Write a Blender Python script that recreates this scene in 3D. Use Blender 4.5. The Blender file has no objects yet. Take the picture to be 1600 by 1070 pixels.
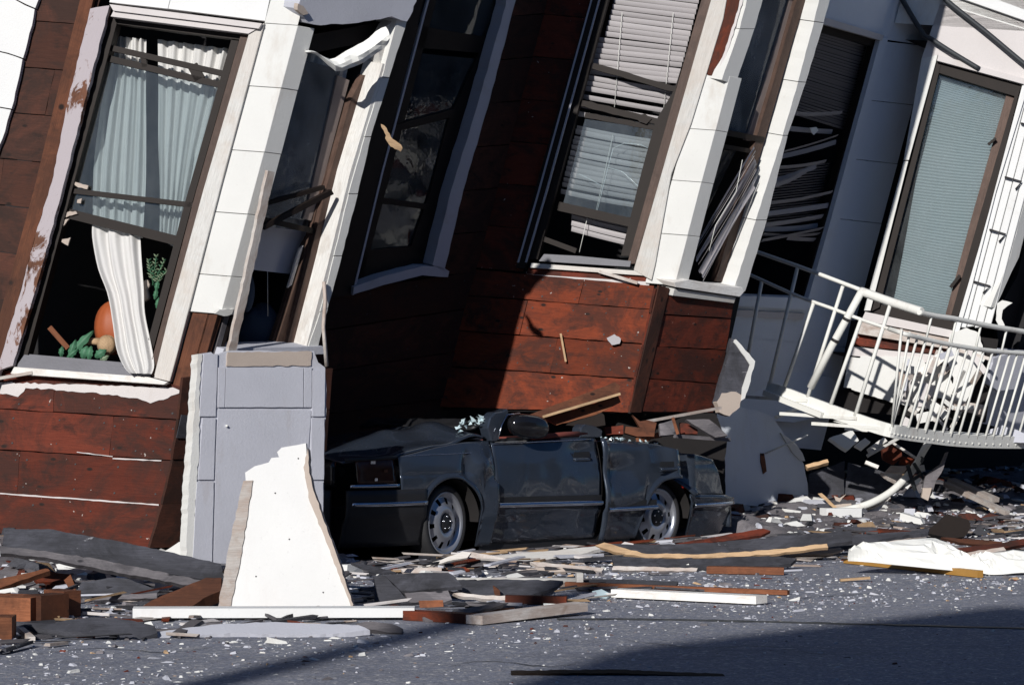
import bpy, bmesh, math, random
from mathutils import Vector, Matrix, noise
random.seed(7)
sc = bpy.context.scene
C = sc.collection
V = Vector

# ------------------------------------------------------------------ camera
FPX = 4400.0                      # focal length in pixels of a 1600 px wide picture
CAMZ = 1.41
PITCH = math.atan(55 / FPX)
cam = bpy.data.cameras.new('camera')
cam.sensor_width = 36.0
cam.lens = 36.0 * FPX / 1600.0
cam.clip_start = 0.1
cam.clip_end = 2000
camo = bpy.data.objects.new('camera', cam)
camo.location = (0, 0, CAMZ)
camo.rotation_euler = (math.pi / 2 + PITCH, 0, 0)
C.objects.link(camo)
sc.camera = camo

# ------------------------------------------------------------------ sky, sun, exposure
SUN_AZ, SUN_EL = math.radians(-109.0), math.radians(22.0)      # direction towards the sun
tosun = V((math.cos(SUN_AZ) * math.cos(SUN_EL), math.sin(SUN_AZ) * math.cos(SUN_EL), math.sin(SUN_EL)))
world = bpy.data.worlds.new('World')
sc.world = world
world.use_nodes = True
wn = world.node_tree
sky = wn.nodes.new('ShaderNodeTexSky')
sky.sky_type = 'NISHITA'
sky.sun_disc = False
sky.sun_elevation = SUN_EL
sky.sun_rotation = math.atan2(tosun.x, tosun.y)
sky.ozone_density = 9.0
sky.dust_density = 0.4
bg = wn.nodes['Background']
bg.inputs['Strength'].default_value = 0.06
wn.links.new(sky.outputs[0], bg.inputs['Color'])
sun = bpy.data.lights.new('sun', 'SUN')
sun.energy = 5.0
sun.angle = math.radians(0.5)
sun.color = (1.0, 0.965, 0.92)
suno = bpy.data.objects.new('sun', sun)
suno.rotation_euler = tosun.to_track_quat('Z', 'Y').to_euler()
suno.location = (-8, -20, 25)
C.objects.link(suno)
sc.view_settings.view_transform = 'Standard'
sc.view_settings.look = 'None'
sc.view_settings.exposure = -0.12
sc.view_settings.gamma = 1.0
sc.view_settings.use_curve_mapping = False
sc.cycles.max_bounces = 8
sc.cycles.transparent_max_bounces = 12

# ------------------------------------------------------------------ helpers
W = {}                             # world matrix of every object, by name

def tag(o, label=None, cat=None, group=None, kind=None):
    if label: o['label'] = label
    if cat: o['category'] = cat
    if group: o['group'] = group
    if kind: o['kind'] = kind
    return o

def thing(name, label, cat, loc, group=None):
    o = bpy.data.objects.new(name, None)
    o.empty_display_size = 0.1
    o.location = loc
    C.objects.link(o)
    W[o.name] = Matrix.Translation(V(loc))
    return tag(o, label, cat, group)

def frame(o, ex, up):
    ex = V(ex).normalized(); up = V(up)
    ez = up - ex * up.dot(ex)
    if ez.length < 1e-3: ez = V((.2, -1, .1)) - ex * V((.2, -1, .1)).dot(ex)
    ez.normalize()
    ey = ez.cross(ex)
    m = Matrix((ex, ey, ez)).transposed().to_4x4()
    m.translation = o
    return m

def place(ob, m, parent):
    C.objects.link(ob)
    ob.matrix_basis = m
    W[ob.name] = m
    if parent is not None:
        ob.parent = parent
        ob.matrix_parent_inverse = W[parent.name].inverted()
    return ob

def mk(name, vs, fs, m, parent=None, ex=(1, 0, 0), up=(0, 0, 1), smooth=False, bev=0.0, mi=None):
    vs = [V(v) for v in vs]
    o = sum(vs, V((0, 0, 0))) / len(vs)
    M = frame(o, ex, up)
    R = M.to_3x3().transposed()
    me = bpy.data.meshes.new(name)
    me.from_pydata([R @ (v - o) for v in vs], [], fs)
    mats = m if isinstance(m, (list, tuple)) else [m]
    for q in mats: me.materials.append(q)
    if mi:
        for p, k in zip(me.polygons, mi): p.material_index = k
    bm = bmesh.new(); bm.from_mesh(me)
    bmesh.ops.recalc_face_normals(bm, faces=bm.faces)
    if bev:
        bmesh.ops.bevel(bm, geom=bm.edges[:], offset=bev, segments=1, affect='EDGES', clamp_overlap=True)
    if smooth:
        for f in bm.faces: f.smooth = True
    bm.to_mesh(me); bm.free()
    ob = bpy.data.objects.new(name, me)
    return place(ob, M, parent)

RIGHT = V((1, 0, 0))
FWD = V((0, math.cos(PITCH), math.sin(PITCH)))
UP = V((0, -math.sin(PITCH), math.cos(PITCH)))
EYE = V((0, 0, CAMZ))

def ray(px, py):
    return FWD + RIGHT * ((px - 800) / FPX) - UP * ((py - 535) / FPX)

class Face:
    """a plane standing in the scene: origin, along, up"""
    def __init__(s, o, d, u):
        s.o = V(o); s.d = V(d).normalized(); s.u = V(u).normalized()
        n = s.d.cross(s.u).normalized()
        s.n = n if n.y < 0 else -n
    def at(s, px, py, off=0.0):
        r = ray(px, py)
        t = (s.o + s.n * off - EYE).dot(s.n) / r.dot(s.n)
        return EYE + r * t

def G(px, py, z=0.0):
    r = ray(px, py)
    return EYE + r * ((z - CAMZ) / r.z)

def stand(px, py, yaw=0, lean=0, z=0.0):
    """a plane rising from the ground seen at (px, py), turned by yaw and leaning back"""
    a, b = math.radians(yaw), math.radians(lean)
    d = V((math.cos(a), math.sin(a), 0))
    back = V((-math.sin(a), math.cos(a), 0))
    return Face(G(px, py, z), d, V((0, 0, math.cos(b))) + back * math.sin(b))

def deep(px, py, Y, yaw=0, lean=0, roll=0):
    a, b = math.radians(yaw), math.radians(lean)
    r = ray(px, py)
    d = V((math.cos(a), math.sin(a), 0))
    back = V((-math.sin(a), math.cos(a), 0))
    return Face(EYE + r * (Y / r.y), d, V((0, 0, math.cos(b))) + back * math.sin(b))

def ragged(poly, amp, step):
    out = []
    n = len(poly)
    for i in range(n):
        a, b = V(poly[i] + (0,)) if len(poly[i]) == 2 else V(poly[i]), V(poly[(i + 1) % n] + (0,))
        L = (b - a).length
        k = max(1, int(L / step))
        nx = V((-(b - a).y, (b - a).x, 0)).normalized() if L > 0 else V((0, 0, 0))
        for j in range(k):
            p = a.lerp(b, j / k)
            if j: p += nx * random.uniform(-amp, amp)
            out.append((p.x, p.y))
    return out

def prism(name, f, poly, m, parent=None, off=0.0, th=0.03, jag=0, step=9, bev=0.0, ex=None, up=None):
    if jag: poly = ragged(poly, jag, step)
    fr = [f.at(x, y, off) for x, y in poly]
    bk = [p - f.n * th for p in fr]
    n = len(fr)
    fs = [list(range(n)), list(range(2 * n - 1, n - 1, -1))]
    fs += [[i, (i + 1) % n, n + (i + 1) % n, n + i] for i in range(n)]
    return mk(name, fr + bk, fs, m, parent, ex or f.d, up or f.u, bev=bev)

def bar(name, f, a, b, w, m, parent=None, off=0.0, th=0.03, bev=0.0, jag=0):
    """a straight member from pixel a to pixel b, w pixels wide, on a plane"""
    a, b = V(a + (0,)), V(b + (0,))
    q = (b - a).normalized(); s = V((-q.y, q.x, 0)) * (w / 2)
    pl = [(p.x, p.y) for p in (a + s, b + s, b - s, a - s)]
    e = f.at(b.x, b.y) - f.at(a.x, a.y)
    return prism(name, f, pl, m, parent, off, th, jag=jag, bev=bev, ex=e, up=f.n)

def boxlike(name, p0, p1, w, h, m, parent=None, up=(0, 0, 1), bev=0.004, warp=0.0):
    """a beam from p0 to p1 (centre line), w wide, h high"""
    p0, p1 = V(p0), V(p1)
    e = (p1 - p0).normalized(); u = V(up); u = (u - e * u.dot(e)).normalized(); s = u.cross(e)
    vs = []
    k = 5
    for i in range(k):
        c = p0.lerp(p1, i / (k - 1)) + u * (warp * math.sin(math.pi * i / (k - 1)))
        j = random.uniform(-.06, .06) if i in (0, k - 1) else 0
        for a, b in ((-1, -1), (1, -1), (1, 1), (-1, 1)):
            vs.append(c + s * (a * w / 2) + u * (b * h / 2) + e * (a * j * w * (1.5 if w > .05 else 1)))
    fs = [[3, 2, 1, 0], [4 * k - 4, 4 * k - 3, 4 * k - 2, 4 * k - 1]]
    for i in range(k - 1):
        for j in range(4):
            a = i * 4 + j; b = i * 4 + (j + 1) % 4
            fs.append([a, b, b + 4, a + 4])
    return mk(name, vs, fs, m, parent, e, u)

def tube(name, pts, r, m, parent=None, n=8, smooth=True):
    pts = [V(p) for p in pts]
    vs, fs = [], []
    u = None
    for i, p in enumerate(pts):
        e = (pts[min(i + 1, len(pts) - 1)] - pts[max(i - 1, 0)]).normalized()
        if u is None:
            u = e.orthogonal().normalized()
        u = (u - e * u.dot(e)).normalized()
        s = e.cross(u)
        rr = r(i / (len(pts) - 1)) if callable(r) else r
        for k in range(n):
            a = 2 * math.pi * k / n
            vs.append(p + (u * math.cos(a) + s * math.sin(a)) * rr)
    for i in range(len(pts) - 1):
        for k in range(n):
            a = i * n + k; b = i * n + (k + 1) % n
            fs.append([a, b, b + n, a + n])
    fs.append(list(range(n))[::-1])
    fs.append(list(range(len(vs) - n, len(vs))))
    ob = mk(name, vs, fs, m, parent, (pts[-1] - pts[0]), (pts[-1] - pts[0]).orthogonal())
    if smooth:
        for p in ob.data.polygons: p.use_smooth = len(p.vertices) == 4
    return ob

def grid(name, fn, nu, nv, m, parent=None, smooth=True, th=0.0, ex=(1, 0, 0), up=(0, 0, 1), skip=None):
    vs = [fn(i / nu, j / nv) for j in range(nv + 1) for i in range(nu + 1)]
    fs = []
    for j in range(nv):
        for i in range(nu):
            if skip and skip(i, j): continue
            a = j * (nu + 1) + i
            fs.append([a, a + 1, a + nu + 2, a + nu + 1])
    ob = mk(name, vs, fs, m, parent, ex, up, smooth)
    if th:
        md = ob.modifiers.new('thickness', 'SOLIDIFY'); md.thickness = th; md.offset = -1
    return ob

def lerp(a, b, t): return a + (b - a) * t
def curve(pts, x):
    for (x0, y0), (x1, y1) in zip(pts, pts[1:]):
        if x <= x1: return y0 + (y1 - y0) * max(0, (x - x0)) / (x1 - x0)
    return pts[-1][1]
def polyat(pts, t):
    t = max(0, min(1, t)) * (len(pts) - 1)
    i = min(int(t), len(pts) - 2)
    # Catmull-Rom so traced outlines run smoothly
    p0, p1, p2, p3 = pts[max(i - 1, 0)], pts[i], pts[i + 1], pts[min(i + 2, len(pts) - 1)]
    s = t - i
    return tuple(0.5 * (2 * b + (c - a) * s + (2 * a - 5 * b + 4 * c - d) * s * s + (3 * b - a - 3 * c + d) * s ** 3)
                 for a, b, c, d in zip(p0, p1, p2, p3))

# ------------------------------------------------------------------ materials
class NT:
    def __init__(s, name, rough=0.7, metal=0.0):
        s.m = bpy.data.materials.new(name); s.m.use_nodes = True
        s.t = s.m.node_tree
        s.b = s.t.nodes['Principled BSDF']; s.out = s.t.nodes['Material Output']
        s.b.inputs['Roughness'].default_value = rough
        s.b.inputs['Metallic'].default_value = metal
        tc = s.n('ShaderNodeTexCoord'); inf = s.n('ShaderNodeObjectInfo')
        s.rand = inf.outputs['Random']
        sh = s.n('ShaderNodeVectorMath', operation='SCALE'); sh.inputs[0].default_value = (37., 23., 11.)
        s.l(s.rand, sh.inputs['Scale'])
        ad = s.n('ShaderNodeVectorMath', operation='ADD')
        s.l(tc.outputs['Object'], ad.inputs[0]); s.l(sh.outputs[0], ad.inputs[1])
        s.co = ad.outputs[0]
    def n(s, t, **k):
        x = s.t.nodes.new(t)
        for a, b in k.items(): setattr(x, a, b)
        return x
    def l(s, a, b): s.t.links.new(a, b)
    def scaled(s, sx, sy, sz):
        q = s.n('ShaderNodeVectorMath', operation='MULTIPLY'); q.inputs[1].default_value = (sx, sy, sz)
        s.l(s.co, q.inputs[0]); return q.outputs[0]
    def noise(s, scale, detail=4, rough=.55, vec=None, dist=0.0):
        q = s.n('ShaderNodeTexNoise'); q.inputs['Scale'].default_value = scale
        q.inputs['Detail'].default_value = detail; q.inputs['Roughness'].default_value = rough
        q.inputs['Distortion'].default_value = dist
        s.l(vec or s.co, q.inputs['Vector']); return q.outputs['Fac']
    def ramp(s, fac, stops, interp='LINEAR'):
        q = s.n('ShaderNodeValToRGB'); q.color_ramp.interpolation = interp
        e = q.color_ramp.elements
        for i, (p, c) in enumerate(stops):
            if i >= len(e): e.new(p)
            e[i].position = p
            c = (c, c, c) if isinstance(c, (int, float)) else c
            e[i].color = tuple(c) + (1,)
        s.l(fac, q.inputs[0]); return q.outputs[0]
    def mix(s, fac, a, b, mode='MIX'):
        q = s.n('ShaderNodeMix', data_type='RGBA', blend_type=mode)
        for sock, v in ((q.inputs[0], fac), (q.inputs[6], a), (q.inputs[7], b)):
            if isinstance(v, (int, float)): sock.default_value = v
            elif isinstance(v, tuple): sock.default_value = v + (1,)
            else: s.l(v, sock)
        return q.outputs[2]
    def bump(s, h, strength=.3, dist=.01):
        q = s.n('ShaderNodeBump'); q.inputs['Strength'].default_value = strength; q.inputs['Distance'].default_value = dist
        s.l(h, q.inputs['Height']); s.l(q.outputs[0], s.b.inputs['Normal'])
    def col(s, c):
        if isinstance(c, tuple): s.b.inputs['Base Color'].default_value = c + (1,)
        else: s.l(c, s.b.inputs['Base Color'])
    def rough(s, c): s.l(c, s.b.inputs['Roughness'])

def stucco(name, c, dark=.82, dirt=(.42, .36, .30), amt=.35):
    x = NT(name, .9)
    a = x.noise(2.2, 5, .6)
    base = x.mix(a, tuple(v * dark for v in c), c)
    st = x.ramp(x.noise(3.4, 8, .7, x.scaled(1, 1, .35)), [(.56, 0), (.74, amt)])
    base = x.mix(st, base, dirt)
    sp = x.ramp(x.noise(38, 3, .6), [(.66, 0), (.78, .35)])
    base = x.mix(sp, base, tuple(v * .55 for v in c))
    x.col(base)
    x.bump(x.noise(55, 6, .65), .35, .006)
    return x.m

def wood(name, c1, c2, stain=(.02, .012, .01), st=.55, paint=None, pa=.0, rough=.75, grain=1.0, knots=True):
    x = NT(name, rough)
    x.b.inputs['Specular IOR Level'].default_value = .18
    g = x.noise(2.0, 8, .65, x.scaled(1.1, 14 * grain, 14 * grain), 1.2)
    f = x.noise(6, 6, .7, x.scaled(1.5, 40, 40), .3)
    base = x.mix(g, c1, c2)
    base = x.mix(x.ramp(f, [(.42, 0), (.62, .45)]), base, tuple(v * .5 for v in c1))
    tint = x.n('ShaderNodeHueSaturation')
    mr = x.n('ShaderNodeMapRange'); mr.inputs[3].default_value = .68; mr.inputs[4].default_value = 1.25
    x.l(x.rand, mr.inputs[0]); x.l(mr.outputs[0], tint.inputs['Value']); x.l(base, tint.inputs['Color'])
    base = tint.outputs[0]
    if knots:
        v = x.n('ShaderNodeTexVoronoi'); v.inputs['Scale'].default_value = 4.6
        x.l(x.scaled(1, 1.0, 1.8), v.inputs['Vector'])
        k = x.ramp(v.outputs['Distance'], [(.07, 1), (.13, 0)])
        base = x.mix(k, base, tuple(v_ * .8 for v_ in stain))
    s1 = x.ramp(x.noise(4.5, 7, .7, x.scaled(1, 1, 1.6), .4), [(.53, 0), (.66, st)])
    base = x.mix(s1, base, stain)
    s2 = x.ramp(x.noise(1.5, 6, .72, x.scaled(1, 1, 1.3), .8), [(.42, 0), (.56, st * .95)])
    base = x.mix(s2, base, tuple(v * 1.3 for v in stain))
    if paint:
        p = x.ramp(x.noise(3.2, 9, .72, x.scaled(1, 2.4, 2.4), .6), [(.62 - pa, 0), (.66 - pa, 1)])
        base = x.mix(p, base, paint)
        nl = x.ramp(x.noise(24, 2, .5), [(.745, 0), (.76, .8)])
        base = x.mix(nl, base, tuple(v * .8 for v in paint))
    x.col(base)
    x.bump(x.mix(.5, g, f), .45, .008)
    return x.m

def plain(name, c, rough=.6, metal=0.0, var=.25, scale=6.0, bump=.15, spec=.5):
    x = NT(name, rough, metal)
    x.b.inputs['Specular IOR Level'].default_value = spec
    a = x.noise(scale, 6, .6)
    x.col(x.mix(a, tuple(v * (1 - var) for v in c), tuple(min(1, v * (1 + var * .6)) for v in c)))
    if bump: x.bump(x.noise(scale * 9, 4), bump, .004)
    return x.m

MT = {}
MT['stucco'] = stucco('white painted stucco', (.70, .70, .675), amt=.5)
MT['stucco_clean'] = stucco('bright white paint', (.72, .725, .72), .88, amt=.35)
MT['stucco_blue_shade'] = stucco('white stucco in shade blue', (.68, .73, .80), .88, amt=.2)  # white stucco; the blue of its shade is put into the colour
MT['board_white'] = stucco('chalky white board', (.70, .70, .69), .86, dirt=(.55, .50, .46), amt=.25)
MT['stucco_grey'] = stucco('blue grey painted stucco', (.53, .54, .60), .74, dirt=(.34, .30, .28), amt=.45)
MT['stucco_pink'] = stucco('greyish white paint', (.62, .585, .575), .82)
MT['stucco_raw'] = stucco('raw plaster', (.50, .42, .36), .7)
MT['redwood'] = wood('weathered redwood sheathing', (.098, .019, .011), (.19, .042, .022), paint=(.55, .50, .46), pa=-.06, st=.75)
MT['redwood_lit'] = wood('sunlit orange redwood sheathing', (.14, .025, .010), (.27, .057, .022), paint=(.55, .50, .46), pa=-.07, st=.7)  # brighter copy of the redwood, sunlit tone in the colour
MT['redwood_dark'] = wood('tarred and shade darkened sheathing', (.050, .020, .014), (.090, .034, .022), st=.8)  # tarred boards; also puts the recess wall's shade into its boards
MT['brown_wood'] = wood('brown timber', (.09, .032, .018), (.17, .066, .034), st=.5)
MT['peel'] = wood('brown timber with peeling white paint', (.16, .065, .04), (.26, .12, .07), paint=(.40, .36, .38), pa=.20, st=.35)
MT['raw_wood'] = wood('pale raw timber', (.42, .27, .15), (.62, .44, .27), st=.2, knots=False)
MT['orange_wood'] = wood('fresh orange timber', (.19, .062, .028), (.31, .125, .062), st=.4)
MT['grey_wood'] = wood('old grey timber', (.13, .12, .13), (.27, .25, .26), stain=(.03, .03, .035), st=.5)
MT['tar'] = wood('tar paper on board', (.050, .051, .062), (.115, .117, .138), stain=(.02, .02, .022), st=.6, paint=(.27, .27, .29), pa=-.02, knots=False, rough=.7)
MT['white_wood'] = wood('white painted timber', (.70, .69, .66), (.80, .79, .76), stain=(.40, .34, .29), st=.35, knots=False)
MT['white_wood_old'] = wood('chipped white timber', (.50, .46, .43), (.66, .62, .58), stain=(.22, .14, .10), st=.5, knots=False)
MT['frame'] = plain('dark brown window paint', (.016, .011, .009), .6, var=.4, spec=.2)
MT['frame_brown'] = wood('brown window frame paint', (.085, .052, .040), (.145, .092, .072), st=.35, knots=False, rough=.5)
MT['frame_grey'] = plain('grey brown sash paint', (.26, .21, .19), .6, var=.3)
MT['stool'] = plain('slate grey stool paint', (.10, .10, .12), .5, var=.35)
MT['room'] = plain('room lining darkened as shade', (.020, .019, .021), .95, var=.3)  # near black so rooms read unlit; the shade is in the colour
MT['void'] = plain('near black shade fill', (.012, .010, .010), .95, var=.4)  # near black stands in for the shade of hollows and gaps
MT['blind'] = plain('off white blind slat', (.58, .55, .56), .5, var=.06, bump=0)
MT['slat_dark'] = plain('dusty grey blind slat', (.30, .29, .31), .5, var=.1, bump=0)
MT['shade'] = plain('teal grey shade cloth', (.44, .47, .48), .9, var=.06, bump=0)
MT['metal_white'] = stucco('chipped white iron paint', (.74, .74, .70), .92, dirt=(.22, .12, .07), amt=.45)
MT['iron'] = plain('rusty black iron', (.03, .028, .03), .6, .3, var=.4)
MT['dark_line'] = plain('near black line colour', (.025, .03, .035), .6, bump=0)  # also colours the drawn bar shadows on the right wall
MT['rubber'] = plain('black tyre rubber', (.018, .018, .020), .75, var=.4)
MT['chrome'] = plain('chrome trim', (.55, .58, .64), .18, 1.0, var=.1, bump=0)
MT['alloy'] = plain('silver alloy', (.46, .48, .53), .32, .75, var=.15, bump=0)
MT['black_trim'] = plain('glossy black plastic', (.010, .010, .012), .12, var=.2, bump=0)
MT['dark_trim'] = plain('dull black plastic', (.014, .014, .016), .5, var=.3)
MT['amber'] = plain('amber and red lens', (.06, .02, .010), .12, var=.8, scale=14, bump=0)
MT['red_lens'] = plain('red lens', (.40, .02, .015), .15, bump=0)
MT['seat'] = plain('burgundy seat cloth', (.16, .035, .025), .85)
MT['orange'] = plain('orange rind', (.33, .075, .02), .6, var=.2)
MT['leaf'] = plain('green leaf', (.05, .16, .085), .6, var=.35)
MT['leaf_pale'] = plain('pale green leaf', (.20, .27, .17), .7, var=.3)
MT['blue_cloth'] = plain('blue cloth', (.045, .065, .10), .9, var=.25)
MT['amber_tape'] = plain('ochre edging strip', (.42, .22, .05), .5)
MT['paper'] = plain('white paper sheet', (.78, .78, .74), .8, var=.05)
MT['broken_glass'] = plain('crumbled safety glass', (.50, .62, .66), .15, var=.2, bump=0)

def glass(name, tint, rough=.02, haze=.0, wave=0.0):
    x = NT(name)
    x.t.nodes.remove(x.b)
    tr = x.n('ShaderNodeBsdfTransparent'); tr.inputs[0].default_value = tint + (1,)
    gl = x.n('ShaderNodeBsdfGlossy'); gl.inputs['Roughness'].default_value = rough
    fr = x.n('ShaderNodeFresnel'); fr.inputs['IOR'].default_value = 1.52
    if wave:
        bp = x.n('ShaderNodeBump'); bp.inputs['Strength'].default_value = wave; bp.inputs['Distance'].default_value = .02
        x.l(x.noise(5, 3), bp.inputs['Height']); x.l(bp.outputs[0], gl.inputs['Normal'])
    mx = x.n('ShaderNodeMixShader')
    x.l(fr.outputs[0], mx.inputs[0]); x.l(tr.outputs[0], mx.inputs[1]); x.l(gl.outputs[0], mx.inputs[2])
    last = mx.outputs[0]
    if haze:
        df = x.n('ShaderNodeBsdfDiffuse'); df.inputs[0].default_value = (.42, .44, .45, 1)
        m2 = x.n('ShaderNodeMixShader')
        x.l(x.ramp(x.noise(4, 7, .65, x.scaled(1, 1, .5)), [(.35, haze * .4), (.7, haze * 1.6)]), m2.inputs[0])
        x.l(last, m2.inputs[1]); x.l(df.outputs[0], m2.inputs[2]); last = m2.outputs[0]
    x.l(last, x.out.inputs['Surface'])
    return x.m
MT['glass'] = glass('old window glass', (.82, .86, .87), haze=.05, wave=.05)
MT['glass_dust_sheen'] = glass('dusty window glass with grey sheen', (.74, .79, .81), haze=.30, wave=.08)  # grey haze is dust, raised to stand in for pale sky reflection

def cloth(name, c):
    x = NT(name, .95)
    x.col(x.mix(x.noise(9, 4), tuple(v * .9 for v in c), c))
    x.b.inputs['Transmission Weight'].default_value = 0
    tl = x.n('ShaderNodeBsdfTranslucent'); tl.inputs[0].default_value = tuple(v * .8 for v in c) + (1,)
    ms = x.n('ShaderNodeMixShader'); ms.inputs[0].default_value = .25
    x.l(x.b.outputs[0], ms.inputs[1]); x.l(tl.outputs[0], ms.inputs[2]); x.l(ms.outputs[0], x.out.inputs['Surface'])
    return x.m
MT['curtain'] = cloth('white curtain cloth', (.80, .79, .77))
MT['sheer'] = cloth('grey sheer cloth', (.66, .70, .72))

def paintcar():
    x = NT('dusty slate blue car paint', .3, .35)
    d = x.ramp(x.noise(2.6, 7, .65), [(.52, 0), (.85, .30)])
    base = x.mix(x.noise(.6, 2), (.032, .041, .058), (.040, .052, .075))
    x.col(x.mix(d, base, (.085, .085, .092)))
    x.rough(x.ramp(x.noise(3.1, 6, .6), [(.40, .14), (.80, .38)]))
    x.b.inputs['Coat Weight'].default_value = .5; x.b.inputs['Coat Roughness'].default_value = .05
    x.bump(x.noise(60, 3), .05, .002)
    return x.m
MT['car'] = paintcar()

def asphalt():
    x = NT('dusty asphalt', .85)
    a = x.noise(.35, 6, .6); b = x.noise(7, 7, .7); c = x.noise(75, 3, .6)
    base = x.mix(a, (.160, .178, .240), (.27, .288, .355))
    base = x.mix(x.ramp(b, [(.42, 0), (.68, .7)]), base, (.29, .29, .31))
    base = x.mix(x.ramp(c, [(.35, .6), (.55, 0)]), base, (.03, .032, .042))
    base = x.mix(x.ramp(x.noise(30, 4, .7), [(.54, 0), (.64, .8)]), base, (.46, .45, .45))
    base = x.mix(x.ramp(x.noise(16, 4, .7), [(.62, 0), (.66, .9)]), base, (.62, .60, .58))
    st = x.ramp(x.noise(1.1, 5, .7, x.scaled(.4, 1, 1)), [(.55, 0), (.7, .5)])
    base = x.mix(st, base, (.065, .072, .10))
    x.col(base)
    x.bump(x.mix(.5, b, c), .6, .015)
    return x.m
MT['asphalt'] = asphalt()

# ------------------------------------------------------------------ ground
gv = []
for gy in range(0, 41):
    for gx in range(0, 41):
        gv.append((-300 + 15 * gx, -250 + 15 * gy, 0))
gf = [[j * 41 + i, j * 41 + i + 1, j * 41 + i + 42, j * 41 + i + 41] for j in range(40) for i in range(40)]
road = mk('road', gv, gf, MT['asphalt']); tag(road, kind='structure')

# ------------------------------------------------------------------ the collapsed apartment house
# Everything stands in a sheared frame: the house has racked over to the right.
LD, FD, UD = V((.985, -.17, -.085)), V((.67, .742, -.035)), V((.265, 0, 1))
def corner(px, py, Y):
    r = ray(px, py); return EYE + r * (Y / r.y)
C1 = corner(316, 600, 20.5)
C2 = C1 + FD * 5.05
C3 = C2 + FD * 5.05
K2 = C2 - LD * 1.72
K3 = C3 - LD * 1.72
L1, F1 = Face(C1, LD, UD), Face(C1, FD, UD)
L2, F2 = Face(C2, LD, UD), Face(C2, FD, UD)
L3, F3 = Face(C3, LD, UD), Face(C3, FD, UD)
R1, R2 = Face(K2, FD, UD), Face(K3, FD, UD)
NL, NF = L1.n, F1.n

house = thing('apartment_house', 'collapsed white stucco apartment house leaning right with bare redwood sheathing', 'building', (C2.x, C2.y, 0))
H = house

nail_spots = []
def rows(f, lines, m, off=-.03, th=.025, gap0=1.3, name='siding_board', parent=None, jag=0.6, split=()):
    """horizontal boards between successive traced joint lines"""
    mm = m if isinstance(m, (list, tuple)) else [m]
    for i in range(len(lines) - 1):
        (a, b), (c, d) = lines[i], lines[i + 1]
        cuts = [0] + sorted([s for k, s in split if k == i]) + [1]
        for s0, s1 in zip(cuts, cuts[1:]):
            e = .0016 if s1 < 1 else 0
            P = lambda p, q, t: (lerp(p[0], q[0], t), lerp(p[1], q[1], t))
            t0, t1 = P(a, b, s0), P(a, b, s1 - e)
            b0, b1 = P(c, d, s0), P(c, d, s1 - e)
            jit = random.uniform(-.009, .009)
            gap = gap0 * random.uniform(.7, 1.9)
            prism(name, f, [(t0[0], t0[1] + gap / 2), (t1[0], t1[1] + gap / 2), (b1[0], b1[1] - gap / 2), (b0[0], b0[1] - gap / 2)],
                  mm[i % len(mm)], parent or H, off + jit, th, jag=jag, step=14, ex=f.at(*t1) - f.at(*t0))
            if name == 'siding_board' and off > -.04:
                for tt in (.05, .38, .66, .95):
                    for vv in (.22, .78):
                        x0, y0 = lerp(t0[0], t1[0], tt), lerp(t0[1], t1[1], tt); x1, y1 = lerp(b0[0], b1[0], tt), lerp(b0[1], b1[1], tt)
                        q_ = (lerp(x0, x1, vv) + random.uniform(-3, 3), lerp(y0, y1, vv) + random.uniform(-3, 3))
                        nail_spots.append((f, q_, off + jit))

def blocks(c, levels, w1, w2, m, th=.20, name='stucco_block', gap=.004, jag=.0):
    """stucco courses turning the corner of a bay"""
    x = th / max(.05, -FD.dot(NL)) if FD.dot(NL) < 0 else th / FD.dot(-NL)
    for a, b in zip(levels, levels[1:]):
        vs = []
        for z in (a + gap / 2, b - gap / 2):
            q = c + UD * z
            j = random.uniform(-.003, .003)
            q = q + NF * j + NL * random.uniform(-.002, .002)
            inner = q - LD * abs(x) * .6 + FD * abs(x) * .6
            vs += [q - LD * w1, q, q + FD * w2, q + FD * w2 - NF * th, inner, q - LD * w1 - NL * th]
        fs = [[5, 4, 3, 2, 1, 0], [6, 7, 8, 9, 10, 11]]
        fs += [[i, (i + 1) % 6, 6 + (i + 1) % 6, 6 + i] for i in range(6)]
        mk(name, vs, fs, m, H, LD, UD, bev=.0025)

def corner_z(c, f, py):
    """height along the leaning corner that is seen at row py"""
    lo, hi = -3.0, 9.0
    for _ in range(50):
        mid = (lo + hi) / 2
        p = c + UD * mid - EYE
        yy = 535 - FPX * p.dot(UP) / p.dot(FWD)
        if yy > py: lo = mid
        else: hi = mid
    return lo

def lining(poly_pts, z0, z1, m, open_edges, name='room_lining'):
    """dark room behind a window: plan polygon raised along the leaning frame"""
    n = len(poly_pts)
    vs = [p + UD * z0 for p in poly_pts] + [p + UD * z1 for p in poly_pts]
    fs = [[i, (i + 1) % n, n + (i + 1) % n, n + i] for i in range(n) if i not in open_edges]
    fs += [list(range(n)), list(range(n, 2 * n))]
    return mk(name, vs, fs, m, H)

def sheet(f, poly, m, off, th=.01, name='sheathing', jag=0):
    return prism(name, f, poly, m, H, off, th, jag=jag)

def window(name, label=None):
    w = bpy.data.objects.new(name, None); w.empty_display_size = .1
    return w

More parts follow.
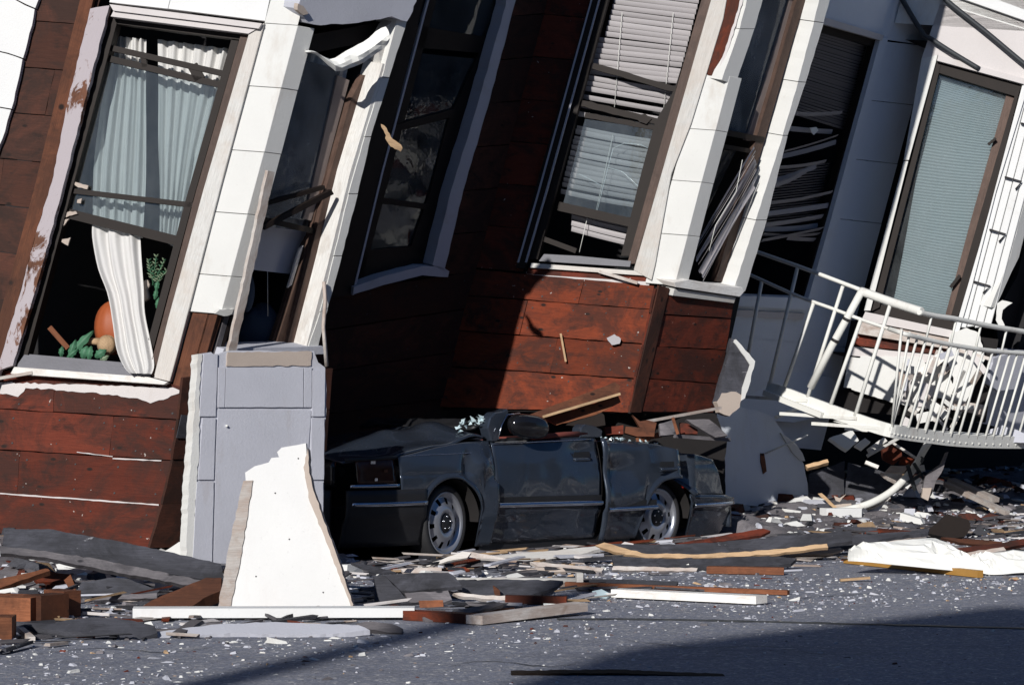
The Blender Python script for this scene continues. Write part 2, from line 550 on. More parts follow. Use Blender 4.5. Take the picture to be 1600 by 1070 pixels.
# --- rooms and the mass of the house behind the fronts
BK = V((-.742, .67, 0))
def bayroom(c):
    a = c - LD * 2.6 - NL * .24; b = c - NL * .24 + LD * -.05; e = c + FD * 1.0 - NF * .24
    b = c - LD * .19 + FD * .19
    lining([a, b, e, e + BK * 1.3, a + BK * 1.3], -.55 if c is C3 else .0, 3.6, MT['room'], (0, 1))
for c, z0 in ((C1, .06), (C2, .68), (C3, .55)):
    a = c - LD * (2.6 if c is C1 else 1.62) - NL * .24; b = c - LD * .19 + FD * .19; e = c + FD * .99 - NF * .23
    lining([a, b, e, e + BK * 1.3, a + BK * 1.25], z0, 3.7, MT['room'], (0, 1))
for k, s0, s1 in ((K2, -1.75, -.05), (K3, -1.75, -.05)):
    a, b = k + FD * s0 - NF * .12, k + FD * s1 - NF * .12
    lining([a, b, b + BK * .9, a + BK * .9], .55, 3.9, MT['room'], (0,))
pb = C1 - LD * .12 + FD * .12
leak_blocker = mk('sun_leak_blocker', [pb + UD * .1, pb + UD * .1 + V((-.45, .9, 0)) * 1.3, pb + UD * 3.7 + V((-.45, .9, 0)) * 1.3, pb + UD * 3.7], [[0, 1, 2, 3]], MT['room'], H)  # added panel, blocks sun leaking through the left bay windows
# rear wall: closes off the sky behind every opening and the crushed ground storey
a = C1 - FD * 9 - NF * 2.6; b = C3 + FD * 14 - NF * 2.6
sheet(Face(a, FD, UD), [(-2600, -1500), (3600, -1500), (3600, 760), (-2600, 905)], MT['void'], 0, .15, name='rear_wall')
up0 = V((0, 0, 0))
def upper(face_pts, z0, z1, m, name):
    """plain upper storey walls above the picture"""
    n = len(face_pts)
    vs = [p + UD * z0 for p in face_pts] + [p + UD * z1 for p in face_pts]
    fs = [[i, (i + 1) % n, n + (i + 1) % n, n + i] for i in range(n)] + [list(range(n))[::-1], list(range(n, 2 * n))]
    mk(name, vs, fs, m, H, FD, UD)
for c in (C1, C2, C3):
    zz = 3.82
    e = c + FD * 1.09
    back = e - NF * 1.9
    a = c - LD * (3.4 if c is C1 else 1.70)
    upper([a, c, e, back], zz, 5.5 if c is C2 else 7.2, MT['stucco'], 'upper_wall')
upper([C1 - LD * 3.4, C1 - LD * 3.4 - NF * 8, C3 + FD * 6 - NF * 8, C3 + FD * 6 - NF * 1.45, K2 - FD * 2 - NF * .05], 3.95, 7.2, MT['stucco'], 'upper_wall')

# ================= LEFT BAY =================
# L1 siding under the sill
rows(L1, [((-70, 590), (283, 601)), ((-70, 634), (279, 656)), ((-70, 698), (269, 719)), ((-70, 766), (252, 789)), ((-70, 826), (232, 857))],
     MT['redwood'], off=-.03, split=((0, .44), (1, .71), (2, .30)))
prism('plaster_smear', L1, [(-70, 592), (0, 597), (90, 600), (180, 603), (270, 605), (285, 612), (262, 622), (235, 630), (215, 622), (170, 616), (100, 610), (40, 606), (28, 620), (10, 615), (-70, 612)],
      MT['stucco_pink'], H, -.026, .008, jag=1.5, step=6)
prism('siding_board', L1, [(-70, 572), (20, 580), (262, 597), (284, 606), (-70, 598)], MT['redwood'], H, -.035, .02)
for a, b, w in (((176, 716), (252, 719.5), 1.6), ((0, 770.5), (248, 788.5), 2.2), ((120, 706), (176, 713), 1.2)):
    bar('worn_edge', L1, a, b, w, MT['stucco_pink'], H, -.026, .01, jag=.5)
sheet(L1, [(-90, 560), (290, 600), (235, 870), (-90, 870)], MT['void'], -.07, .02)
# dark boards left of the casing
lines = []
for k in range(10):
    y = -110 + 72 * k
    lines.append(((-75, y - 10), (155 - .27 * y, y + 6)))
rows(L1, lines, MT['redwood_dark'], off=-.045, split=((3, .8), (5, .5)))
# broken stucco at the left edge
for poly in ([(-80, -160), (96, -160), (60, 0), (55, 13), (25, -1), (-80, -50)], [(-80, -48), (25, 1), (54, 15), (50, 40), (36, 91), (0, 80), (-80, 50)],
             [(-80, 52), (0, 82), (35, 93), (30, 120), (18, 170), (0, 167), (-80, 150)], [(-80, 152), (0, 169), (17, 172), (8, 205), (-5, 240), (-80, 250)]):
    prism('stucco_block', L1, poly, MT['stucco_clean'], H, .01, .05, jag=1.0, step=12)
# left casing: brown board and a peeling outer board
prism('casing_board', L1, [(164, -160), (183, -160), (142, 15), (109, 150), (81, 285), (56, 365), (28, 470), (0, 562), (-28, 650), (-45, 640), (0, 490), (52, 300), (125, 0)], MT['brown_wood'], H, .035, .05, ex=UD, up=NL)
prism('casing_board', L1, [(141, 14), (171, 9), (104, 270), (62, 430), (20, 571), (0, 578), (-20, 640), (-30, 640), (0, 562), (28, 470), (56, 365), (81, 285), (108, 150)], MT['peel'], H, .05, .06, jag=.8, step=10, ex=UD, up=NL)
# head mouldings and the wall above
prism('head_moulding', L1, [(171, 7), (409, 37), (404, 45), (177, 17)], MT['stucco_pink'], H, .07, .12)
prism('head_moulding', L1, [(177, 18), (400, 46), (388, 53), (173, 26)], MT['stucco_pink'], H, .045, .12)
prism('stucco_block', L1, [(190, -160), (305, -160), (262, 14), (171, 4)], MT['stucco_clean'], H, .0, .06)
prism('stucco_block', L1, [(306, -160), (455, -160), (414, 33), (263, 14)], MT['stucco_clean'], H, .0, .06)
# white casing on the right of the window
prism('casing_board', L1, [(389, 52), (413, 36), (345, 290), (275, 560), (265, 596), (240, 590), (262, 500), (318, 295)], MT['white_wood'], H, .03, .10, ex=UD, up=NL, bev=.004)

def win(name, parent_face, ref):
    o = bpy.data.objects.new(name, None); o.empty_display_size = .1
    C.objects.link(o)
    p = parent_face.at(*ref)
    M = Matrix.Translation(p)
    o.matrix_basis = M; W[o.name] = M
    o.parent = H; o.matrix_parent_inverse = W[H.name].inverted()
    return o

w1 = win('window', L1, (200, 570))
prism('window_head', L1, [(172, 24), (389, 52), (386, 64), (170, 36)], MT['frame'], w1, -.05, .10)
prism('jamb', L1, [(170, 26), (184, 30), (40, 566), (20, 566)], MT['frame'], w1, -.04, .12)
prism('jamb', L1, [(377, 52), (389, 54), (318, 296), (262, 505), (240, 588), (231, 586), (306, 300)], MT['frame_brown'], w1, -.02, .12, ex=UD)
prism('sash_stile', L1, [(362, 60), (376, 54), (305, 300), (230, 580), (219, 578), (288, 320)], MT['frame'], w1, -.07, .05, ex=UD)
bar('sash_rail', L1, (164, 73), (357, 117), 9, MT['frame'], w1, -.08, .04)
bar('sash_rail', L1, (158, 89), (345, 133), 10, MT['frame'], w1, -.085, .04)
bar('sash_link', L1, (222, 84), (226, 105), 8, MT['frame'], w1, -.085, .03)
bar('sash_link', L1, (300, 102), (312, 124), 16, MT['frame'], w1, -.085, .03)
bar('meeting_rail', L1, (103, 297), (313, 322), 8, MT['frame'], w1, -.07, .04)
bar('meeting_rail', L1, (92, 330), (284, 378), 15, MT['frame'], w1, -.075, .05)
prism('glass_pane', L1, [(158, 94), (344, 138), (292, 372), (92, 326)], MT['glass'], w1, -.10, .004)
prism('stool', L1, [(38, 554), (190, 572), (236, 585), (232, 592), (22, 577)], MT['stool'], w1, -.01, .16)
prism('stool', L1, [(42, 553), (192, 566), (192, 572), (36, 560)], MT['stool'], w1, -.06, .10)
prism('sill', L1, [(22, 573), (232, 589), (262, 597), (256, 601), (16, 584)], MT['white_wood'], w1, .05, .12, bev=.004)
# torn plaster lit inside the left jamb
for p in ([(96, 332), (118, 330), (121, 334), (100, 340)], [(96, 344), (108, 342), (100, 352), (92, 358), (90, 366), (82, 362), (84, 354), (92, 350)], [(97, 374), (110, 371), (106, 384), (96, 378)],
          [(112, 284), (138, 290), (136, 296), (122, 293)], [(121, 312), (128, 310), (126, 318), (120, 317)]):
    prism('plaster_scrap', L1, p, MT['stucco_raw'], w1, -.055, .02, jag=.8, step=4)

# corner blocks
lev = [corner_z(C1, L1, y) for y in (491, 432, 335, 238, 138, 40, -62, -170)]
blocks(C1, lev[:6], .25, .17, MT['stucco'])
blocks(C1, lev[5:], .25, .0, MT['stucco'])
prism('torn_stucco', F1, [(343, 484), (366, 482), (362, 491), (350, 494), (336, 490)], MT['stucco'], H, .01, .03, jag=1, step=5)
# studs laid bare under the corner
for a, b, w in (((316, 484), (282, 604), 26), ((333, 488), (300, 606), 15)):
    bar('stud', L1, a, b, w, MT['brown_wood'], H, -.03, .08)
for a, b, w, m in (((344, 490), (310, 600), 8, 'brown_wood'), ((356, 490), (326, 596), 7, 'grey_wood'), ((364, 488), (338, 580), 4, 'frame')):
    bar('stud', F1, a, b, w, MT[m], H, -.06, .06)
# F1 lower boards beside the leaning panel
rows(F1, [((286, 590), (520, 575)), ((279, 655), (515, 640)), ((270, 718), (510, 705)), ((254, 788), (508, 775)), ((234, 856), (505, 845))], MT['redwood_dark'], off=-.05)
prism('tar_paper_scrap', F1, [(284, 648), (304, 650), (302, 685), (276, 684)], MT['tar'], H, -.03, .008)

# F1: narrow window of the left bay
sp = [((640, 20), (622, 24)), ((608, 122), (597, 122)), ((579.5, 214), (570, 214)), ((559, 303), (545, 303)), ((534, 400), (522, 400)), ((512, 482), (500, 488)), ((491, 566), (474, 566))]
for (r0, l0), (r1, l1) in zip(sp, sp[1:]):
    prism('stucco_block', F1, [(l0[0], l0[1] + .7), (r0[0], r0[1] + .7), (r1[0], r1[1] - .7), (l1[0], l1[1] - .7)], MT['stucco'], H, .0, .22, jag=.5, step=12)
w2 = win('window', F1, (440, 545))
prism('jamb_lining', F1, [(598, 100), (604, 100), (553, 270), (519, 410), (480, 560), (474, 560), (513, 410), (547, 270)], MT['white_wood'], w2, -.006, .205, ex=UD)
prism('jamb', F1, [(568, 118), (585, 118), (530, 300), (508, 382), (460, 556), (444, 556), (494, 362), (508, 300), (548, 157)], MT['frame_brown'], w2, -.15, .06, ex=UD)
prism('jamb', F1, [(551, 140), (566, 124), (510, 300), (494, 362), (450, 520), (432, 556), (426, 556), (482, 380), (500, 300)], MT['frame_brown'], w2, -.19, .05, ex=UD)
prism('sash_stile', F1, [(528, 118), (546, 126), (500, 300), (486, 345), (474, 342), (486, 300)], MT['frame_grey'], w2, -.20, .04, ex=UD)
prism('window_head', F1, [(458, 60), (600, 34), (592, 62), (448, 92)], MT['frame'], w2, -.16, .05)
bar('meeting_rail', F1, (398, 340), (494, 362), 9, MT['frame'], w2, -.17, .05)
bar('broken_rail', F1, (404, 322), (508, 293), 6, MT['frame'], w2, -.12, .03)
bar('broken_rail', F1, (412, 356), (520, 300), 8, MT['frame'], w2, -.02, .03)
prism('glass_pane', F1, [(462, 90), (532, 110), (488, 300), (476, 344), (396, 334), (412, 290)], MT['glass_dust_sheen'], w2, -.215, .004)
prism('sash_stile', F1, [(474, 384), (482, 370), (470, 430), (450, 500), (430, 548), (420, 548), (440, 490)], MT['frame_brown'], w2, -.22, .04, ex=UD)
prism('white_strip', F1, [(468, 390), (474, 384), (456, 445), (450, 450)], MT['white_wood'], w2, -.205, .02)
prism('sill', F1, [(350, 545), (505, 541), (506, 553), (346, 557)], MT['stucco_grey'], w2, .02, .24)
prism('stucco_block', F1, [(482, -160), (700, -160), (645, 18), (636, 34), (612, 26), (560, 36), (500, 40), (480, 36), (466, 14), (470, -2)], MT['stucco_grey'], H, .04, .16, jag=1.2, step=8)
prism('torn_stucco', F1, [(466, 6), (474, 10), (482, 22), (474, 24), (465, 16)], MT['stucco_raw'], H, .07, .04, jag=.6, step=4)
prism('jamb_lining', F1, [(606, 40), (620, 26), (612, 60), (596, 110), (590, 70)], MT['white_wood'], H, -.05, .1)

# R1: recessed wall in the shade, boards also coloured darker for it, and its dark window
def rline(y, dy): return ((480, y), (733 - (y - 425) * .265, y - dy))
lines = [((480, 462), (742, 424)), ((480, 520), (727, 482)), ((480, 585), (712, 550)), ((480, 650), (696, 622)), ((480, 715), (676, 700)), ((480, 800), (660, 785))]
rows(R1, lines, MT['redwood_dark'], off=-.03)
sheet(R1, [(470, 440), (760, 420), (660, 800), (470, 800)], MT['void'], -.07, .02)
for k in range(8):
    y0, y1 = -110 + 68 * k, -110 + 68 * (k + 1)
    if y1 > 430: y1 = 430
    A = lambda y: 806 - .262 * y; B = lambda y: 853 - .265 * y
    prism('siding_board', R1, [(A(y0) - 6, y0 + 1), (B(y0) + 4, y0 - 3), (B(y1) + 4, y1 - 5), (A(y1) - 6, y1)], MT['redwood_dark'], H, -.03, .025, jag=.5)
w3 = win('window', R1, (620, 440))
prism('casing_board', R1, [(800, -60), (821, -60), (806, 0), (762, 168), (724, 297), (694, 424), (676, 414), (705, 297), (745, 168), (790, 10)], MT['stucco_grey'], w3, .05, .12, ex=UD, jag=.6, step=14)
prism('casing_board', R1, [(640, -60), (676, -60), (590, 300), (552, 461), (512, 466), (552, 300)], MT['frame'], w3, .02, .1, ex=UD)
prism('casing_edge', R1, [(676, -30), (679, -30), (599, 270), (553, 461), (550, 461), (596, 270)], MT['stucco_grey'], w3, .026, .02, ex=UD)
prism('sash_stile', R1, [(678, -30), (690, -30), (600, 310), (575, 405), (560, 448), (552, 456), (597, 280)], MT['frame'], w3, -.07, .04, ex=UD)
prism('sash_stile', R1, [(748, 85), (800, -30), (780, 30), (700, 310), (676, 400), (640, 392), (672, 300), (700, 190)], MT['frame'], w3, -.07, .04, ex=UD)
bar('meeting_rail', R1, (610, 203), (712, 176), 11, MT['frame'], w3, -.06, .04)
bar('meeting_rail', R1, (590, 312), (676, 325), 9, MT['frame'], w3, -.06, .04)
prism('sash_rail', R1, [(566, 392), (650, 384), (676, 400), (670, 412), (600, 428), (556, 440)], MT['frame'], w3, -.07, .05)
prism('sash_rail', R1, [(640, 74), (760, 84), (770, 60), (650, 40)], MT['frame'], w3, -.07, .05)
prism('glass_pane', R1, [(642, 82), (742, 92), (712, 180), (616, 198)], MT['glass'], w3, -.09, .004)
prism('glass_pane', R1, [(614, 206), (708, 184), (670, 320), (594, 308)], MT['glass'], w3, -.085, .004)
prism('glass_pane', R1, [(590, 318), (668, 326), (648, 386), (570, 392)], MT['glass'], w3, -.088, .004)
prism('glass_pane', R1, [(690, -60), (790, -60), (764, 60), (650, 42)], MT['glass'], w3, -.10, .004)
prism('sill', R1, [(553, 448), (598, 432), (660, 416), (690, 416), (702, 424), (700, 433), (660, 430), (600, 445), (552, 460)], MT['stucco_grey'], w3, .05, .12, jag=.5, step=12)

# ================= MIDDLE BAY =================
lines = [((737, 420), (1022, 446)), ((722, 461), (1015, 483)), ((708, 516), (1005, 537)), ((694, 572), (995, 592)), ((676, 636), (985, 645))]
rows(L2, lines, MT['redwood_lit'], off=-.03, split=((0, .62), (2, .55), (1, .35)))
sheet(L2, [(737, 410), (1030, 440), (985, 646), (676, 640)], MT['void'], -.07, .02)
# boards left of the window: the other bay's shade is put into their darker redwood
for k in range(8):
    y0, y1 = -110 + 66 * k, -110 + 66 * (k + 1)
    if y1 > 418: y1 = 418
    A = lambda y: 853 - .265 * y; B = lambda y: 925 - .272 * y
    prism('siding_board', L2, [(A(y0), y0 + 1), (B(y0) + 6, y0 + 8), (B(y1) + 6, y1 + 6), (A(y1), y1)], MT['redwood'], H, -.03, .025, jag=.5)
prism('sill_strip', L2, [(830, 411), (1006, 424), (1012, 431), (828, 418)], MT['white_wood'], H, .02, .06)
prism('siding_board', L2, [(826, 418), (1012, 431), (1014, 440), (822, 428)], MT['redwood'], H, -.02, .02)
prism('plaster_smear', L2, [(822, 425), (930, 432), (1016, 438), (1014, 446), (990, 446), (952, 448), (925, 442), (900, 437), (860, 434), (824, 432)], MT['stucco_pink'], H, -.024, .01, jag=.9, step=6)
w4 = win('window', L2, (900, 405))
prism('casing_board', L2, [(938, -60), (955, -60), (936, 0), (855, 297), (820, 420), (806, 418), (835, 300), (922, 0)], MT['frame'], w4, .03, .08, ex=UD)
for o_, x0 in ((.036, 923), (.034, 935)):
    prism('casing_edge', L2, [(x0 + 16, -60), (x0 + 19, -60), (x0 + 2.5, 0), (x0 - 80, 300), (x0 - 112, 410), (x0 - 115, 410), (x0 - 83, 300), (x0, 0)], MT['stucco_grey'], w4, o_, .02, ex=UD)
prism('jamb', L2, [(955, -60), (968, -60), (950, 0), (868, 300), (840, 405), (824, 405), (856, 297), (936, 0)], MT['frame'], w4, -.04, .10, ex=UD)
prism('jamb', L2, [(1112, -60), (1127, -60), (1111, 0), (1034, 270), (992, 412), (980, 412), (1020, 270), (1096, 0)], MT['frame_brown'], w4, -.02, .10, ex=UD)
prism('sash_stile', L2, [(1054, 140), (1066, 100), (1030, 250), (990, 400), (970, 400), (1002, 270), (1024, 190)], MT['frame'], w4, -.07, .04, ex=UD)
bar('meeting_rail', L2, (926, 103), (1062, 142), 9, MT['frame'], w4, -.08, .04, jag=.8)
bar('meeting_rail', L2, (896, 158), (1050, 196), 10, MT['frame'], w4, -.075, .04, jag=.8)
bar('broken_rail', L2, (914, 180), (1038, 203), 8, MT['frame'], w4, -.09, .03, jag=.8)
prism('rail_block', L2, [(996, 180), (1008, 178), (1018, 186), (1010, 194), (998, 190)], MT['frame'], w4, -.06, .03)
bar('sash_rail', L2, (872, 322), (996, 350), 14, MT['frame'], w4, -.08, .05)
bar('sash_rail', L2, (846, 372), (900, 392), 8, MT['frame'], w4, -.06, .04)
prism('glass_pane', L2, [(914, 186), (1032, 204), (996, 346), (880, 318)], MT['glass'], w4, -.095, .004)
for q in ([(958, 232), (950, 262), (943, 290), (930, 342)], [(958, 232), (975, 224), (1000, 226), (1022, 236)], [(950, 262), (972, 268), (996, 290), (1008, 300)], [(943, 292), (925, 282), (905, 272)]):
    tube('glass_crack', [L2.at(x_, y_, -.088) for x_, y_ in q], .002, MT['broken_glass'], w4, n=4)
prism('stool', L2, [(850, 397), (905, 400), (986, 408), (984, 417), (842, 408)], MT['stool'], w4, -.01, .14)
# white casing and stucco at the corner
prism('casing_board', L2, [(1127, -60), (1146, -60), (1130, 30), (1080, 193), (1049, 272), (1024, 412), (1018, 438), (990, 422), (1034, 270), (1111, 0)], MT['white_wood'], H, .025, .09, ex=UD, up=NL, bev=.004)
lev = [corner_z(C2, L2, y) for y in (446, 368, 285, 204, 119)]
blocks(C2, lev, .255, .17, MT['stucco'])
prism('corner_board', L2, [(1150, -60), (1175, -60), (1157, 0), (1122, 121), (1105, 117), (1134, 0)], MT['redwood_lit'], H, .012, .06, jag=.5, ex=UD, up=NL)
prism('torn_stucco', L2, [(1158, -4), (1161, 0), (1150, 40), (1143, 60), (1134, 90), (1126, 122), (1120, 120), (1130, 86), (1141, 52), (1147, 36)], MT['stucco_pink'], H, .03, .04, jag=.8, step=6)
for q in ([(1182, -60), (1208, -60), (1179, 45), (1156, 45)], [(1155.5, 46), (1178.5, 46), (1149, 134), (1128, 125)]):
    prism('stucco_block', F2, q, MT['stucco'], H, .0, .16, jag=.5, step=12)
# F2: narrow window
rows(F2, [((1025, 450), (1147, 470)), ((1017, 490), (1142, 498)), ((1006, 540), (1134, 547)), ((994, 590), (1124, 600)), ((984, 643), (1114, 645))], MT['redwood'], off=-.02)
sheet(F2, [(1040, 440), (1160, 450), (1116, 648), (984, 646)], MT['void'], -.07, .02)
prism('corner_board', F2, [(1030, 446), (1046, 450), (1002, 644), (984, 644)], MT['redwood_dark'], H, -.005, .02, ex=UD)
sp = [((1300, -60), (1298, -60)), ((1287, 36), (1271, 34)), ((1259, 129), (1247, 128)), ((1230.5, 210), (1223, 212)), ((1198, 346), (1184, 344)), ((1165, 455), (1150, 452))]
sp = [((1312, -60), (1294, -60)), ((1287, 36), (1272, 34)), ((1259, 129), (1247, 128)), ((1230.5, 212), (1223, 212)), ((1198, 344), (1181, 344)), ((1164, 456), (1147, 452))]
for (r0, l0), (r1, l1) in zip(sp, sp[1:]):
    prism('stucco_block', F2, [(l0[0], l0[1] + .6), (r0[0], r0[1] + .6), (r1[0], r1[1] - .6), (l1[0], l1[1] - .6)], MT['stucco'], H, .0, .20, jag=.4, step=12)
w5 = win('window', F2, (1100, 440))
prism('jamb', F2, [(1262, -60), (1279, -60), (1240, 60), (1220, 130), (1196, 215), (1130, 440), (1118, 440), (1182, 215), (1208, 130)], MT['frame_brown'], w5, -.15, .06, ex=UD)
prism('sash_stile', F2, [(1243, -30), (1254, -30), (1238, 20), (1190, 180), (1178, 222), (1166, 220), (1180, 176)], MT['frame_grey'], w5, -.19, .04, ex=UD)
bar('meeting_rail', F2, (1118, 204), (1194, 219), 9, MT['frame'], w5, -.14, .04)
bar('meeting_rail', F2, (1112, 226), (1172, 236), 7, MT['frame'], w5, -.16, .04)
prism('glass_pane', F2, [(1206, -60), (1262, -60), (1180, 214), (1116, 204)], MT['glass_dust_sheen'], w5, -.21, .004)
prism('glass_pane', F2, [(1112, 232), (1150, 236), (1104, 330), (1080, 360)], MT['glass'], w5, -.22, .004)
prism('sill', F2, [(1053, 441), (1075, 437), (1122, 446), (1160, 449), (1163, 456), (1156, 464), (1056, 449)], MT['white_wood'], w5, .06, .22, bev=.004)
prism('sill', F2, [(1054, 451), (1150, 465), (1147, 474), (1051, 462)], MT['white_wood'], w5, .03, .16, bev=.003)

# ================= SECOND RECESS =================
# stucco courses right of the window
def Rr(y): return 1466 - .266 * y + 3
cut = [-170, -30, 68, 160, 252, 345, 440, 540, 700]
for y0, y1 in zip(cut, cut[1:]):
    l0 = 1378 - .26 * (y0 - 55) if y0 > 54 else None
    if y1 <= 68:
        prism('stucco_block', R2, [(1240 - .2 * y0, y0 + .5 - (4 if y0 > -30 else 0)), (Rr(y0), y0 + 8), (Rr(y1), min(y1 + 8, 72)), (1382, 62) if y1 > 0 else (1370, y1 + 4), (1290, 36) if y1 > 0 else (1290, y1), (1230, 20) if y1 > 0 else (1240, y1 - 4)], MT['stucco_blue_shade'], H, .0, .10)
    elif y0 < 440:
        prism('stucco_block', R2, [(1380 - .262 * (y0 - 62), y0 - 3), (Rr(y0), y0 + 5), (Rr(y1), y1 + 4), (1380 - .262 * (y1 - 62), y1 - 4)], MT['stucco_blue_shade'], H, .0, .10)
    else:
        prism('stucco_block', R2, [(1110, y0 + 30 if y0 == 440 else y0 - 16), (1262 if y0 == 440 else 1240, y0 + 36 if y0 == 440 else y0 - 6), (Rr(y0), y0 + 4), (Rr(y1), y1 + 3), (1100, y1 - 14)] if y0 != 440 else
              [(1150, 478), (1268, 478), (1282, 436), (Rr(y0), y0 + 4), (Rr(y1), y1 + 3), (1110, y1 - 16)], MT['stucco_blue_shade'], H, .0, .10)
w6 = win('window', R2, (1220, 470))
prism('casing_board', R2, [(1290, 28), (1382, 56), (1378, 64), (1286, 38)], MT['stucco_pink'], w6, .03, .12)
prism('casing_board', R2, [(1376, 60), (1388, 60), (1312, 345), (1276, 470), (1262, 470), (1298, 345)], MT['stucco_blue_shade'], w6, .015, .14, ex=UD)
prism('jamb', R2, [(1368, 62), (1376, 62), (1298, 345), (1262, 470), (1252, 470), (1288, 345)], MT['frame'], w6, -.04, .08, ex=UD)
prism('window_head', R2, [(1284, 36), (1376, 64), (1372, 76), (1280, 50)], MT['frame'], w6, -.05, .07)
prism('sill', R2, [(1150, 462), (1262, 466), (1270, 474), (1262, 484), (1150, 478)], MT['stucco_blue_shade'], w6, .06, .16)
prism('sill', R2, [(1150, 484), (1258, 490), (1254, 500), (1146, 494)], MT['stucco_pink'], w6, .03, .12, jag=.6)

# ================= RIGHT BAY =================
# sunlit wall above the window
for p, m in (([(1512, -170), (1640, -170), (1640, 60), (1600, 44), (1469, 4)], 'stucco_pink'), ([(1469, 6), (1600, 46), (1640, 60), (1640, 134), (1600, 124), (1466, 86), (1440, 92)], 'stucco_pink')):
    prism('stucco_block', L3, p, MT[m], H, .0, .06)
prism('head_moulding', L3, [(1466, 86), (1600, 123), (1640, 134), (1640, 142), (1597, 131), (1464, 95)], MT['stucco_pink'], H, .05, .12)
prism('upper_moulding', L3, [(1497, -4), (1640, 46), (1640, 30), (1504, -20)], MT['stucco_clean'], H, .06, .08)
prism('stucco_block', L3, [(1440, 92), (1465, 86), (1462, 98), (1420, 250), (1412, 250)], MT['stucco'], H, .0, .08)
prism('stucco_block', L3, [(1412, 252), (1419, 252), (1360, 485), (1350, 485)], MT['stucco'], H, .0, .08)
w7 = win('window', L3, (1430, 500))
prism('window_head', L3, [(1464, 96), (1598, 130), (1590, 152), (1460, 112)], MT['frame'], w7, -.02, .14)
prism('jamb', L3, [(1463, 100), (1470, 102), (1374, 480), (1362, 486)], MT['frame'], w7, -.01, .14, ex=UD)
prism('jamb', L3, [(1586, 148), (1596, 130), (1556, 290), (1506, 470), (1494, 500), (1484, 500), (1530, 340)], MT['frame'], w7, -.01, .12, ex=UD)
prism('sash_stile', L3, [(1572, 150), (1586, 148), (1530, 340), (1486, 498), (1476, 496), (1518, 340)], MT['frame_brown'], w7, -.07, .04, ex=UD)
prism('glass_pane', L3, [(1462, 108), (1582, 142), (1480, 498), (1372, 480)], MT['glass'], w7, -.09, .004)
bar('latch', L3, (1500, 430), (1485, 449), 5, MT['frame'], w7, .0, .03)
bar('latch', L3, (1556, 216), (1544, 226), 4, MT['frame'], w7, .0, .03)
prism('sash_rail', L3, [(1370, 474), (1496, 502), (1492, 522), (1364, 492)], MT['frame'], w7, -.05, .05)
prism('sill', L3, [(1352, 487), (1492, 517), (1489, 528), (1346, 500)], MT['stucco_pink'], w7, .05, .15)
prism('sill', L3, [(1346, 502), (1486, 530), (1482, 545), (1340, 521)], MT['white_wood_old'], w7, .08, .15)
# casing and fluted pilaster at the corner
prism('casing_board', L3, [(1632, 30), (1640, 30), (1600, 156), (1556, 300), (1518, 450), (1499, 516), (1489, 526), (1500, 488), (1530, 386), (1560, 278), (1600, 132)], MT['stucco_clean'], H, .05, .10, ex=UD)
zb, zt = corner_z(C3, L3, 505), corner_z(C3, L3, -60)
for k in range(4):
    q0, q1 = .30 - k * .078, .30 - (k + 1) * .078 + .006
    pr = (.012, .0, .016, .004)[k]
    a0, a1 = C3 - LD * q0 + NL * pr, C3 - LD * q1 + NL * pr
    z0 = zb + random.uniform(-.08, .06)
    vs = [a0 + UD * z0, a1 + UD * (z0 + random.uniform(-.04, .04)), a1 + UD * zt, a0 + UD * zt]
    vs += [v - NL * .1 for v in vs]
    mk('pilaster_flute', vs, [[0, 1, 2, 3], [7, 6, 5, 4], [0, 4, 5, 1], [1, 5, 6, 2], [2, 6, 7, 3], [3, 7, 4, 0]], MT['stucco_clean'], H, UD, NL, bev=.006)
prism('stucco_block', F3, [(1600 + 40, 130), (1660, 130), (1592, 402), (1560, 470), (1556, 480), (1548, 480), (1578, 402), (1620, 240)], MT['stucco'], H, .0, .2, jag=.6, step=12)
prism('stucco_block', F3, [(1640, 128), (1720, -170), (1860, -170), (1760, 240), (1680, 220)], MT['stucco_grey'], H, .0, .12)
prism('shadowed_opening', F3, [(1590, 430), (1660, 130), (1800, 150), (1720, 560), (1560, 545), (1556, 490)], MT['void'], H, -.35, .05)  # near black slab stands in for the unlit opening
prism('stucco_block', F3, [(1560, 545), (1720, 560), (1690, 700), (1530, 660)], MT['stucco_grey'], H, -.10, .1)
# iron hooks on the pilaster
for (a, b, c) in (((1571, 277), (1596, 284), (1587, 296)), ((1547, 359), (1571, 366), (1561, 378)), ((1522, 440), (1547, 447), (1536, 458)), ((1596, 193), (1622, 200), (1612, 212))):
    tube('iron_hook', [L3.at(*a, .02), L3.at(*a, .045), L3.at(*b, .045), L3.at(*c, .045)], .010, MT['iron'], H)
# lower wall under the sill
rows(L3, [((1334, 521), (1486, 545)), ((1330, 540), (1480, 556)), ((1326, 556), (1476, 570)), ((1318, 606), (1500, 626))], [MT['redwood'], MT['stucco_pink'], MT['stucco']], off=-.01, name='wall_board')
sheet(L3, [(1330, 500), (1560, 530), (1540, 660), (1300, 640)], MT['void'], -.12, .02)

# nail heads in the boards, one small mesh
vs, fs = [], []
for f, q_, o_ in nail_spots:
    c = f.at(*q_, o_ + .004); r_ = random.uniform(.005, .009); n0 = len(vs)
    vs += [c + f.d * (r_ * math.cos(k * math.pi / 3)) + f.u * (r_ * math.sin(k * math.pi / 3)) for k in range(6)] + [c - f.n * .02]
    fs += [[n0 + k for k in range(6)]] + [[n0 + k, n0 + (k + 1) % 6, n0 + 6] for k in range(6)]
o = mk('nail_heads', vs, fs, MT['iron'], H); tag(o, kind='stuff')

